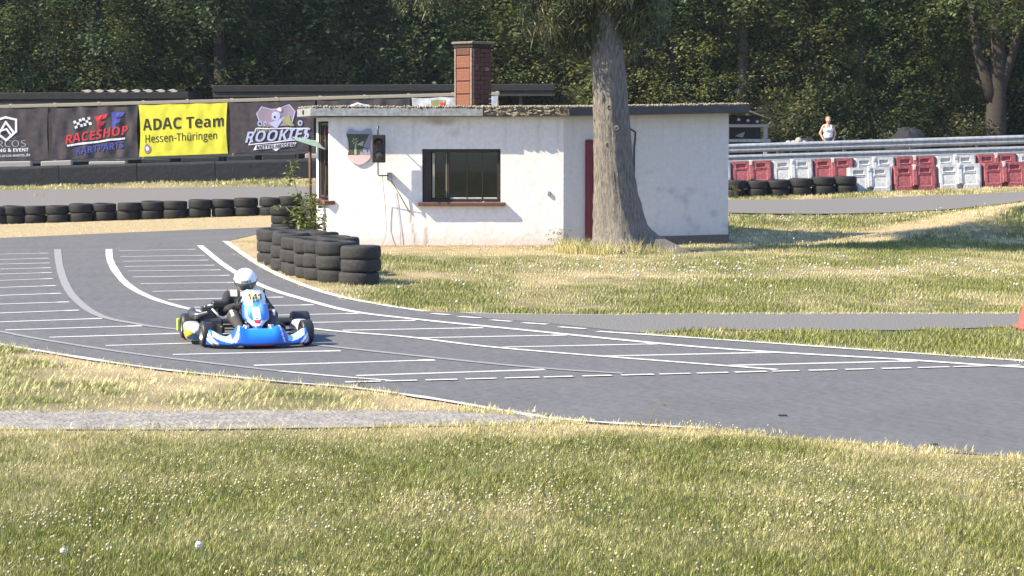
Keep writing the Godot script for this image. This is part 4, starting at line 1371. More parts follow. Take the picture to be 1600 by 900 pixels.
	ring.call(b4, [[cx - 0.46, 0.9], [cx - 0.60, 1.28], [cx - 0.44, 1.52], [cx - 0.12, 1.44], [cx + 0.12, 1.45], [cx + 0.46, 1.56], [cx + 0.64, 1.34], [cx + 0.52, 0.9]], 0.03, M.print_pale_blue, 0.014, false)
	mark.call(b4, [[cx - 0.12, 1.10], [cx - 0.11, 1.30], [cx - 0.03, 1.36], [cx + 0.10, 1.34], [cx + 0.18, 1.24], [cx + 0.12, 1.10], [cx, 1.06]], M.print_pale_blue, 0.020)
	mark.call(b4, [[cx + 0.04, 1.44], [cx + 0.16, 1.50], [cx + 0.22, 1.40], [cx + 0.18, 1.34], [cx + 0.10, 1.37]], M.print_white, 0.024)
	mark.call(b4, [[cx - 0.05, 1.14], [cx - 0.05, 1.22], [cx + 0.01, 1.22], [cx + 0.01, 1.14]], M.print_black, 0.026)
	mark.call(b4, [[cx - 0.22, 0.98], [cx + 0.08, 1.08], [cx + 0.34, 1.18], [cx + 0.16, 0.96], [cx + 0.06, 0.80], [cx - 0.04, 0.82]], M.print_pale_blue, 0.022)
	mark.call(b4, [[cx + 0.20, 1.06], [cx + 0.46, 1.22], [cx + 0.5, 1.04], [cx + 0.62, 0.86], [cx + 0.50, 0.84], [cx + 0.30, 0.94]], M.print_olive, 0.024)
	for w in [[-0.50, 0.96, 0.10], [-0.33, 0.96, 0.07], [0.80, 0.95, 0.10]]:
		var wheel := []
		for k in 12: wheel.append([cx + w[0] + cos(TAU * k / 12) * w[2] * 0.8, w[1] + sin(TAU * k / 12) * w[2]])
		mark.call(b4, wheel, M.print_pale_blue, 0.020, "print_wheel")
		var hub := []
		for k in 8: hub.append([cx + w[0] + cos(TAU * k / 8) * w[2] * 0.35, w[1] + sin(TAU * k / 8) * w[2] * 0.5])
		mark.call(b4, hub, M.print_black, 0.026, "print_hub")
	ring.call(b4, [[cx - 0.62, 0.80], [cx + 1.06, 0.76], [cx + 0.92, 0.40], [cx - 0.86, 0.27]], 0.035, M.print_white)
	write.call(b4, "RMC", 0.15, cx - 0.34, 0.45, M.print_olive, true, 0.2, 1.2)
	write.call(b4, "ROOKIES", 0.36, cx + 0.08, 0.325, M.print_pale_blue, true, 0.25, 1.0, 0.016, 0.03)
	mark.call(b4, [[cx - 0.72, 0.08], [cx + 0.62, 0.16], [cx + 0.68, 0.30], [cx - 0.64, 0.24]], M.print_white, 0.012)
	mark.call(b4, [[cx - 0.10, 0.10], [cx + 0.02, 0.02], [cx + 0.14, 0.11]], M.print_white, 0.013)
	write.call(b4, "MITTELHESSEN", 0.12, cx, 0.115, M.print_black, true, 0.15, 1.05, 0.02, 0.045)
	# 5: dark banner with a pale chevron, mostly behind the hut roof
	var b5 = banner.call(-6.3, -3.28, M.banner_dark, "dark banner with a pale chevron showing above the hut roof", 0.02, 7.0)
	ring.call(b5, [[0.98, 1.42], [1.32, 1.56], [1.70, 1.46]], 0.06, M.print_white, 0.014, false)
	# 6: white banner behind the chimney
	var b6 = banner.call(-3.24, -0.45, M.banner_white, "white banner behind the brick chimney", 0.015, 8.0)
	mark.call(b6, [[0.62, 1.60], [1.10, 1.58], [1.06, 1.30], [0.66, 1.30]], M.print_olive)
	mark.call(b6, [[0.92, 1.48], [1.08, 1.50], [1.06, 1.30], [0.90, 1.30]], M.print_red, 0.016)

	# low black rubber belt wall in front of the fence
	var w := thing("rubber_belt_wall", "low black rubber belt wall below the banners", "wall")
	x = -22.0
	while x < 1.0:
		var st := mb(true)
		var rows := []
		for j in 7:
			var row := []
			for i in 11:
				var xx := x + 2.48 * i / 10.0
				var g := elev(xx, -70.2) - 0.03
				row.append(Vector3(xx, g + 0.66 * j / 6.0 + (0.02 * n2.get_noise_1d(xx * 40.0) if j == 6 else 0.0), -70.2 + 0.012 * n2.get_noise_2d(xx * 30.0, j * 14.0) - 0.02 * j / 6.0))
			rows.append(row)
		var backrow := []
		for i in 11: backrow.append(rows[6][i] + Vector3(0, -0.01, -0.16))
		rows.append(backrow)
		var foot := []
		for i in 11: foot.append(rows[0][i] + Vector3(0, 0, -0.2))
		rows.append(foot)
		sheet(st, rows)
		build("belt_panel", st, M.black_belt, w)
		x += 2.5
	x = -21.0
	while x < 0.5:
		var h := rng.randf_range(0.10, 0.2)
		var st := mb()
		var y0 := elev(x, -70.5) + 0.60
		bx(st, Vector3(0, 0, 0), Vector3(rng.randf_range(0.8, 1.5), h, 0.3), 0.02, Transform3D(Basis(Vector3(0, 0, 1), rng.randf_range(-0.03, 0.06)), Vector3(x, y0 + h / 2, -70.55)))
		build("rubber_block", st, M.shed_dark if rng.randf() < 0.75 else M.cable_grey, w)
		x += rng.randf_range(1.2, 1.9)

func make_sheds() -> void:
	# two long dark open sheds behind the banner fence
	var shed := func(x0: float, x1: float, z: float, ytop: float, slope: float, label: String, scallop: Array):
		var s := thing("long_shed", label, "shed")
		var st := mb()
		var a := Vector3(x0, ytop, z)
		var b := Vector3(x1, ytop + slope * (x1 - x0), z)
		var ax := b - a
		bx(st, Vector3(ax.length() / 2, -0.12, -1.5), Vector3(ax.length(), 0.24, 3.2), 0.02, Transform3D(Basis(ax.normalized(), Vector3.UP, Vector3(0, 0, 1)), a))
		build("roof", st, M.shed_dark, s)
		st = mb()
		bx(st, Vector3(ax.length() / 2, -0.34, 0.03), Vector3(ax.length(), 0.16, 0.05), 0.01, Transform3D(Basis(ax.normalized(), Vector3.UP, Vector3(0, 0, 1)), a))
		build("fascia", st, M.shed_roof, s)
		var x := x0 + 0.3
		while x < x1:
			var yb := elev(x, z) - 0.1
			var yt := ytop + slope * (x - x0) - 0.24
			build("post", box(Vector3(x, (yb + yt) / 2, z - 0.1), Vector3(0.12, yt - yb, 0.12), 0.01), M.shed_roof, s)
			x += 2.6
		st = mb()
		var yb2 := elev((x0 + x1) / 2, z - 3) - 0.3
		bx(st, Vector3((x0 + x1) / 2, (yb2 + ytop - 0.1) / 2, z - 2.9), Vector3(x1 - x0, ytop - yb2 - 0.3, 0.1), 0.01)
		build("back_wall", st, M.shed_dark, s)
		for e in scallop:
			var rr := mb(true)
			var rows := []
			for i in 2:
				var row := []
				for k in 61:
					var t := k / 60.0
					var xx := lerpf(e[0], e[1], t)
					row.append(Vector3(xx, ytop + slope * (xx - x0) + 0.02 + 0.035 * cos(t * TAU * e[2]) + 0.07 * i, z + 0.1 - 1.2 * i))
				rows.append(row)
			sheet(rr, rows)
			build("corrugated_sheet", rr, M.corrugated_pale, s)
	shed.call(-24.0, -11.1, -75.6, 3.62, 0.004, "long low black shed at left with pale corrugated sheet on its roof", [[-14.8, -11.4, 8.0]])
	shed.call(-10.4, 1.5, -76.5, 3.92, 0.004, "long low black shed behind the chimney and the rookie banner", [])
	# lean-to right of the hut
	var l := thing("lean_to", "open grey framed lean-to between hut and trees", "shed")
	for p in [[7.0, -71.5], [8.25, -71.5]]:
		build("post", box(Vector3(p[0], (elev(p[0], p[1]) + 2.46) / 2, p[1]), Vector3(0.13, 2.46 - elev(p[0], p[1]), 0.13), 0.01), M.cable_grey, l)
	build("beam", box(Vector3(7.0, 2.50, -71.45), Vector3(2.7, 0.10, 0.12), 0.01), M.cable_grey, l)
	build("rail", box(Vector3(7.0, 2.02, -71.4), Vector3(2.8, 0.10, 0.10), 0.01), M.galvanised, l)
	build("roof", box(Vector3(7.0, 2.95, -72.2), Vector3(2.5, 0.06, 2.4), 0.01, Transform3D(Basis(Vector3(0, 0, 1), -0.0), Vector3.ZERO)), M.shed_dark, l)
	var st := mb(true)
	tube(st, [Vector3(7.6, 3.0, -71.0), Vector3(8.7, 2.55, -71.0)], 0.04, 6)
	build("strut", st, M.shed_roof, l)
	build("back_wall", box(Vector3(7.0, 1.9, -73.3), Vector3(2.6, 1.9, 0.08), 0.01), M.shed_dark, l)
	for i in 3:
		st = mb(true)
		lathe(st, [Vector2(0.001, 0.05), Vector2(0.045, 0.02), Vector2(0.05, -0.03), Vector2(0.001, -0.05)], 8, Transform3D(Basis.IDENTITY, Vector3(7.35 + i * 0.3, 2.70 - i * 0.03, -71.2)))
		build("lamp_globe", st, M.plastic_white, l)
	st = mb()
	prism(st, pv([[7.3, 2.16], [7.55, 2.12], [7.62, 2.30], [7.45, 2.24]]), -71.9, -71.8)
	build("rag", st, M.cable_grey, l)
	# dark tarped heaps by the guard rail
	var heap := func(c: Vector3, r: Vector3, label: String, sd: float) -> Node3D:
		var h := thing("tarp_heap", label, "tarp", c)
		var t := mb(true)
		var rows := []
		for j in 9:
			var row := []
			var g := j / 8.0 * PI * 0.5
			for k in 22:
				var a := TAU * k / 22
				var q := 1.0 + 0.16 * n1.get_noise_3d(cos(a) * 40.0 + sd, j * 6.0, sin(a) * 40.0)
				row.append(Vector3(cos(a) * cos(g) * r.x * q, sin(g) * r.y * q - 0.05, sin(a) * cos(g) * r.z * q))
			rows.append(row)
		sheet(t, rows, true, true)
		build("tarp", t, M.tarp, h)
		return h
	heap.call(Vector3(9.75, elev(10, -72), -72.4), Vector3(0.62, 1.0, 0.6), "dark tarped heap left of the woman behind the rail", 1.0)
	heap.call(Vector3(13.2, elev(13, -72), -73.0), Vector3(0.85, 1.30, 0.8), "large dark tarped heap under the trees right of the woman", 9.0)
	for i in 4:
		var s := mb(true)
		lathe(s, [Vector2(0.001, -0.14), Vector2(0.11, -0.06), Vector2(0.12, 0.04), Vector2(0.07, 0.12), Vector2(0.001, 0.14)], 9)
		var o := build("pale_stone", s, M.stone, self)
		o.position = Vector3(8.93 + i * 0.165, 1.95 + (0.1 if i == 1 or i == 2 else 0.0), -70.9)
		o.position.y = elev(9, -71) + 0.78 + (0.10 if i == 2 else 0.0)
		tag(o, "%s pale round bag from the left on the low shelf behind the rail" % ORD[i], "bag", "pale round bags behind the rail")
	var ledge := thing("low_shelf", "low dark shelf behind the rail carrying pale bags", "shelf")
	var ly := elev(9, -71)
	build("top", box(Vector3(9.2, ly + 0.62, -70.9), Vector3(1.0, 0.05, 0.35), 0.01), M.shed_roof, ledge)
	for s in [-1, 1]: build("leg", box(Vector3(9.2 + s * 0.45, ly + 0.28, -70.9), Vector3(0.06, 0.64, 0.3), 0.01), M.shed_roof, ledge)
	# traffic cone at the right edge of the picture
	var cone := thing("traffic_cone", "red traffic cone on the grass island at the right edge", "cone", Vector3(6.055, 0.0, -25.2))
	cone.scale = Vector3.ONE * 1.2
	st = mb(true)
	lathe(st, [Vector2(0.175, 0.03), Vector2(0.17, 0.05), Vector2(0.145, 0.16), Vector2(0.10, 0.36), Vector2(0.055, 0.58), Vector2(0.035, 0.66), Vector2(0.001, 0.665)], 24)
	build("cone_body", st, M.cone_red, cone)
	build("base", box(Vector3(0, 0.018, 0), Vector3(0.35, 0.036, 0.35), 0.01), M.cone_red, cone)
	st = mb(true)
	lathe(st, [Vector2(0.090, 0.42), Vector2(0.069, 0.52)], 24)
	build("white_band", st, M.plastic_white, cone)

# ---------------------------------------------------------------- kart and driver
func make_kart() -> void:
	var k := thing("racing_kart", "blue and white racing kart turning towards the camera", "kart", Vector3(-2.82, 0.012, -23.60), deg_to_rad(14.0))
	# tyres and rims
	var wheel := func(c: Vector3, R: float, W: float, steer: float):
		var w := Node3D.new()
		w.name = "wheel"
		k.add_child(w, true)
		w.position = c
		w.rotation.y = steer
		var xf := Transform3D(Basis(Vector3(0, 0, 1), PI / 2), Vector3.ZERO)
		var st := mb(true)
		var h := W / 2
		lathe(st, [Vector2(R * 0.50, -h * 0.8), Vector2(R * 0.62, -h * 0.98), Vector2(R * 0.85, -h), Vector2(R * 0.96, -h * 0.88), Vector2(R, -h * 0.6), Vector2(R, h * 0.6), Vector2(R * 0.96, h * 0.88), Vector2(R * 0.85, h), Vector2(R * 0.62, h * 0.98), Vector2(R * 0.50, h * 0.8), Vector2(R * 0.5, -h * 0.8)], 32, xf)
		build("tyre", st, M.kart_black, w)
		st = mb(true)
		lathe(st, [Vector2(R * 0.52, -h * 0.92), Vector2(R * 0.48, -h * 0.8), Vector2(R * 0.42, -h * 0.3), Vector2(R * 0.16, -h * 0.25), Vector2(R * 0.14, -h * 0.7), Vector2(0.001, -h * 0.72)], 20, xf)
		lathe(st, [Vector2(R * 0.52, h * 0.92), Vector2(R * 0.48, h * 0.8), Vector2(R * 0.42, h * 0.3), Vector2(R * 0.16, h * 0.25), Vector2(R * 0.14, h * 0.7), Vector2(0.001, h * 0.72)], 20, xf)
		build("rim", st, M.alloy, w)
	for s in [-1, 1]:
		wheel.call(Vector3(s * 0.53, 0.130, 0.43), 0.130, 0.125, deg_to_rad(6))
		wheel.call(Vector3(s * 0.605, 0.139, -0.52), 0.139, 0.205, 0.0)
	# chassis
	var st := mb(true)
	for s in [-1, 1]:
		tube(st, [Vector3(s * 0.30, 0.075, -0.72), Vector3(s * 0.31, 0.075, -0.1), Vector3(s * 0.24, 0.075, 0.30), Vector3(s * 0.20, 0.075, 0.62)], 0.016, 8)
		tube(st, [Vector3(s * 0.28, 0.075, 0.24), Vector3(s * 0.42, 0.10, 0.43)], 0.015, 8)
		tube(st, [Vector3(s * 0.31, 0.075, 0.10), Vector3(s * 0.60, 0.09, 0.08), Vector3(s * 0.64, 0.09, 0.0), Vector3(s * 0.62, 0.09, -0.34), Vector3(s * 0.31, 0.075, -0.38)], 0.012, 8)
	for z in [-0.72, -0.1, 0.24, 0.62]: tube(st, [Vector3(-0.30 if z < 0.2 else -0.22, 0.075, z), Vector3(0.30 if z < 0.2 else 0.22, 0.075, z)], 0.015, 8)
	build("chassis", st, M.kart_black, k)
	build("floor_tray", box(Vector3(0, 0.055, 0.22), Vector3(0.44, 0.006, 0.72), 0.002), M.kart_black, k)
	st = mb(true)
	tube(st, [Vector3(-0.60, 0.139, -0.52), Vector3(0.60, 0.139, -0.52)], 0.022, 10)
	build("axle", st, M.kart_black, k)
	# seat
	st = mb(true)
	var rows := []
	for j in 9:
		var row := []
		var t := j / 8.0
		for i in 11:
			var u := i / 10.0 * 2.0 - 1.0
			var zz := lerpf(0.02, -0.50, ss(0.0, 1.0, t))
			var yy := 0.07 + 0.36 * pow(maxf(t - 0.35, 0.0) / 0.65, 1.4) + 0.16 * pow(absf(u), 3.0) * (1.0 - 0.3 * t)
			row.append(Vector3(u * (0.19 + 0.02 * t), yy, zz + 0.06 * u * u * t))
		rows.append(row)
	sheet(st, rows)
	build("seat", st, M.kart_black, k)
	# engine on the kart's right, seen at the left of the picture
	var en := Node3D.new()
	en.name = "engine"
	k.add_child(en, true)
	en.position = Vector3(-0.40, -0.03, -0.30)
	en.scale = Vector3(1.15, 1.25, 1.15)
	st = mb()
	bx(st, Vector3(0, 0.15, 0), Vector3(0.20, 0.14, 0.24), 0.02)
	build("crankcase", st, M.metal_dark, en)
	st = mb()
	for i in 6: bx(st, Vector3(-0.02, 0.23 + 0.016 * i, 0.02), Vector3(0.15, 0.008, 0.15), 0.002)
	bx(st, Vector3(-0.02, 0.27, 0.02), Vector3(0.11, 0.12, 0.11), 0.01)
	build("cylinder", st, M.metal_dark, en)
	build("air_box", box(Vector3(0.07, 0.335, 0.05), Vector3(0.14, 0.065, 0.14), 0.015), M.kart_black, en)
	st = mb(true)
	tube(st, [Vector3(-0.05, 0.26, 0.09), Vector3(-0.12, 0.25, 0.12), Vector3(-0.16, 0.24, 0.0), Vector3(-0.15, 0.24, -0.3)], [0.02, 0.026, 0.04, 0.045], 10)
	build("exhaust", st, M.metal_dark, en)
	st = mb(true)
	tube(st, [Vector3(0.0, 0.30, 0.10), Vector3(0.05, 0.25, 0.16), Vector3(0.08, 0.18, 0.13)], 0.010, 6)
	tube(st, [Vector3(-0.04, 0.33, 0.09), Vector3(0.0, 0.335, 0.11), Vector3(0.04, 0.31, 0.10)], 0.008, 6)
	build("hose", st, M.plastic_white, en)
	# fuel tank between the knees and a dark panel along each rail
	build("fuel_tank", box(Vector3(0, 0.16, 0.16), Vector3(0.22, 0.18, 0.20), 0.03), M.kart_black, k)
	for s in [-1, 1]: build("side_guard", box(Vector3(s * 0.33, 0.13, -0.08), Vector3(0.05, 0.12, 0.50), 0.02), M.kart_black, k)
	# steering
	st = mb(true)
	var ring := []
	var wc := Vector3(0, 0.40, 0.03)
	var wb := Basis(Vector3.RIGHT, deg_to_rad(-38.0))
	for i in 25: ring.append(wc + wb * Vector3(cos(TAU * i / 24) * 0.15, sin(TAU * i / 24) * 0.13, 0))
	tube(st, ring, 0.014, 8, false)
	for a in [0.3, PI - 0.3, -PI / 2]: tube(st, [wc, wc + wb * Vector3(cos(a) * 0.15, sin(a) * 0.13, 0)], 0.009, 6)
	build("steering_wheel", st, M.kart_black, k)
	st = mb(true)
	tube(st, [wc, Vector3(0, 0.11, 0.40)], 0.011, 8)
	build("steering_column", st, M.metal_dark, k)
	for s in [-1, 1]:
		st = mb(true)
		tube(st, [Vector3(s * 0.13, 0.08, 0.60), Vector3(s * 0.13, 0.22, 0.62)], 0.008, 6)
		bx(st, Vector3(s * 0.13, 0.21, 0.61), Vector3(0.06, 0.05, 0.012), 0.004)
		build("pedal", st, M.alloy, k)
		st = mb(true)
		tube(st, [Vector3(s * 0.42, 0.10, 0.43), Vector3(s * 0.47, 0.13, 0.43)], 0.018, 8)
		tube(st, [Vector3(s * 0.05, 0.12, 0.36), Vector3(s * 0.44, 0.12, 0.36)], 0.008, 6)
		build("stub_axle", st, M.alloy, k)
	# front fairing
	var BLUE := Color(0.005, 0.075, 0.40)
	var SKY := Color(0.012, 0.20, 0.66)
	var WHITE := Color(0.62, 0.66, 0.70)
	var CYAN := Color(0.36, 0.58, 0.66)
	var topy := func(x: float) -> float:
		var a := absf(x)
		if a < 0.205: return 0.195 + 0.035 * ss(0.11, 0.205, a)
		if a < 0.335: return lerpf(0.23, 0.115, ss(0.205, 0.335, a))
		return lerpf(0.115, 0.205, ss(0.335, 0.56, a))
	st = mb(true)
	rows = []
	var cols := []
	var N := 110
	for i in N + 1:
		var x := lerpf(-0.575, 0.575, float(i) / N)
		var a := absf(x)
		var yt: float = topy.call(x)
		var zf := 0.80 - 0.55 * a * a - 0.10 * ss(0.50, 0.575, a)
		var bulge := 0.035 * exp(-pow(a / 0.24, 4.0))
		var prof := []
		var end := ss(0.575, 0.54, a)
		for j in 27:
			var t := j / 26.0
			var z := zf
			var y := 0.0
			if t < 0.6:
				var q := t / 0.6
				y = lerpf(0.028, yt * 0.96, q)
				z = zf + bulge - 0.02 * (1.0 - ss(0.0, 0.15, q)) - (0.10 + 0.06 * ss(0.3, 0.0, a)) * pow(q, 1.8)
			elif t < 0.8:
				var q := (t - 0.6) / 0.2
				y = yt * 0.96 + yt * 0.04 * sin(q * PI)
				z = zf + bulge - (0.10 + 0.06 * ss(0.3, 0.0, a)) - 0.10 * q
			else:
				var q := (t - 0.8) / 0.2
				y = lerpf(yt * 0.96, 0.04, q)
				z = zf + bulge - (0.20 + 0.06 * ss(0.3, 0.0, a))
			prof.append(Vector3(x, y, lerpf(zf - 0.12, z, 0.55 + 0.45 * end)))
		rows.append(prof)
		var cr := []
		for p in prof:
			var h: float = p.y / yt
			var c := BLUE.lerp(SKY, ss(0.35, 0.9, h) * ss(0.28, 0.08, a))
			if a > 0.30:
				var g := (a - 0.30) / 0.275
				if h > 0.52 + 0.18 * g and g < 0.68: c = CYAN.lerp(WHITE, ss(0.3, 0.6, g))
				elif h > 0.75 and g >= 0.68: c = SKY
				if absf(h - (1.35 * g - 0.45)) < 0.10 and g > 0.3: c = WHITE
				elif absf(h - (1.35 * g - 0.58)) < 0.05 and g > 0.4: c = Color(0.16, 0.05, 0.12)
				elif absf(h - (1.35 * g - 0.70)) < 0.05 and g > 0.5: c = WHITE
			elif absf(a - (0.275 - 0.06 * h)) < 0.009 and h > 0.35: c = WHITE
			if x > -0.08 and x < 0.12 and h < 0.24 and h > 0.12 and p.z > zf - 0.06: c = Color(0.42, 0.05, 0.05)
			if p.y < 0.035: c = Color(0.02, 0.02, 0.03)
			cr.append(c)
		cols.append(cr)
	sheet(st, rows, false, false, cols)
	build("front_fairing", st, M.kart_paint, k)
	# front number panel, a shield leaning back over the steering column
	st = mb(true)
	rows = []
	cols = []
	var back_rows := []
	for j in 41:
		var t := j / 40.0
		var row := []
		var cr := []
		var brow := []
		var half := 0.050 + 0.092 * ss(0.0, 0.30, t) + 0.0 - 0.02 * ss(0.45, 0.8, t) - 0.055 * pow(maxf(t - 0.84, 0.0) / 0.16, 2.5)
		for i in 25:
			var u := i / 24.0 * 2.0 - 1.0
			var x := u * half
			var y := lerpf(0.185, 0.575, t)
			var z := lerpf(0.62, 0.24, pow(t, 0.9)) - 0.10 * u * u * (0.6 + half) - 0.02 * pow(absf(u), 6.0)
			row.append(Vector3(x, y, z))
			brow.append(Vector3(x * 0.97, y - 0.004, z - 0.012))
			var c := WHITE
			var a := absf(u)
			if t < 0.10 or (a > 0.86 and t < 0.72): c = BLUE
			elif t > 0.22 and t < 0.62 and a > 0.30 - 0.1 * t: c = Color(0.015, 0.14, 0.55).lerp(Color(0.22, 0.50, 0.70), ss(0.3, 0.6, t) * ss(0.9, 0.4, a))
			elif t > 0.56 and t < 0.74 and a < 0.36 and u > -0.2: c = Color(0.07, 0.28, 0.62)
			if t > 0.74 and t < 0.92 and a < 0.62 and u < 0.35: c = Color(0.74, 0.68, 0.40)
			if t > 0.13 and t < 0.24 and a < 0.30: c = Color(0.40, 0.02, 0.05) if a < 0.24 and t > 0.145 else Color(0.05, 0.02, 0.05)
			if t > 0.27 and t < 0.295 and a < 0.10: c = Color(0.02, 0.02, 0.02)
			if t > 0.965: c = CYAN
			cr.append(c)
		rows.append(row)
		cols.append(cr)
		back_rows.append(brow)
	sheet(st, rows, false, false, cols)
	sheet(st, back_rows, false, true, cols)
	var panel := build("number_panel", st, M.kart_paint, k)
	var num := text_mesh("141", 0.075, "Droid Sans", true, 0.0, HORIZONTAL_ALIGNMENT_CENTER, 1.0, null, 0.004)
	var nm := put("number", num, M.print_black, panel)
	nm.position = Vector3(0.0, 0.508, 0.333)
	nm.rotation = Vector3(deg_to_rad(-41.0), 0, 0)
	# side pods
	for s in [-1, 1]:
		st = mb(true)
		rows = []
		cols = []
		for j in 21:
			var t := j / 20.0
			var z := lerpf(0.18, -0.34, t)
			var row := []
			var cr := []
			var hh := 0.175 * sqrt(maxf(1.0 - pow(2.0 * t - 1.0, 6.0), 0.0)) + 0.01
			for i in 20:
				var a := TAU * i / 20
				var ex := signf(cos(a)) * pow(absf(cos(a)), 0.55)
				var ey := signf(sin(a)) * pow(absf(sin(a)), 0.55)
				row.append(Vector3(s * ((0.635 if s < 0 else 0.575) + 0.09 * ex * minf(hh / 0.10, 1.0) - 0.02 * t), 0.125 + ey * hh * 0.5, z))
				var c := WHITE
				if ex > 0.30 and ey < 0.65: c = Color(0.72, 0.50, 0.03)
				elif ey < 0.6 and ex > -0.8 and absf(ey) < 0.55: c = Color(0.72, 0.30, 0.32)
				if t > 0.5 and t < 0.95: c = BLUE if ey < 0.2 else WHITE
				if ey < -0.75: c = Color(0.1, 0.3, 0.5)
				cr.append(c)
			rows.append(row)
			cols.append(cr)
		sheet(st, rows, true, false, cols)
		for e in [0, 20]:
			for i in 18:
				for q in [[0], [i + 1], [i + 2]]:
					st.set_color(Color(0.66, 0.50, 0.45) if e == 0 else BLUE)
					st.add_vertex(rows[e][q[0]])
		build("side_pod", st, M.kart_paint, k)
	# rear bumper with bright ends
	st = mb(true)
	tube(st, [Vector3(-0.66, 0.14, -0.72), Vector3(-0.5, 0.14, -0.76), Vector3(0.5, 0.14, -0.76), Vector3(0.66, 0.14, -0.72)], 0.05, 10)
	build("rear_bumper", st, M.kart_black, k)
	for s in [-1, 1]:
		build("bumper_end", box(Vector3(s * 0.665, 0.135, -0.74), Vector3(0.07, 0.15, 0.08), 0.015), M.kart_black, k)
		build("bumper_flash", box(Vector3(s * 0.715, 0.135, -0.73), Vector3(0.035, 0.14, 0.06), 0.008), M.lime, k)
	make_driver(k)

func hand(st: SurfaceTool, w: Vector3, dir: Vector3, palm: Vector3, side: Vector3, curl: float, s: float) -> void:
	# palm and five fingers; dir runs to the knuckles, palm is the way the palm faces, side points to the thumb
	var bones := []
	for i in 4:
		var o := side * (0.030 - 0.020 * i) * s
		bones.append([w + o * 0.5, w + dir * 0.075 * s + o, 0.016 * s, 0.013 * s])
	for i in 4:
		var o := side * (0.030 - 0.020 * i) * s
		var l: float = [0.036, 0.041, 0.038, 0.030][i] * s
		var p: Vector3 = w + dir * 0.080 * s + o
		var g := curl
		var d := dir
		for j in 3:
			d = (dir * cos(g) + palm * sin(g)).normalized()
			var q := p + d * l * (1.0 - 0.2 * j)
			bones.append([p, q, (0.0098 - 0.001 * j) * s, (0.009 - 0.001 * j) * s])
			p = q
			g += curl
	var tb := w + dir * 0.02 * s + side * 0.030 * s
	var t1 := tb + (side * 0.75 + dir * 0.6).normalized() * 0.040 * s
	var t2 := t1 + (dir * 0.6 + palm * curl + side * 0.2).normalized() * 0.032 * s
	bones.append([tb, t1, 0.014 * s, 0.011 * s])
	bones.append([t1, t2, 0.0105 * s, 0.008 * s])
	body(st, bones, 0.005, 0.006)

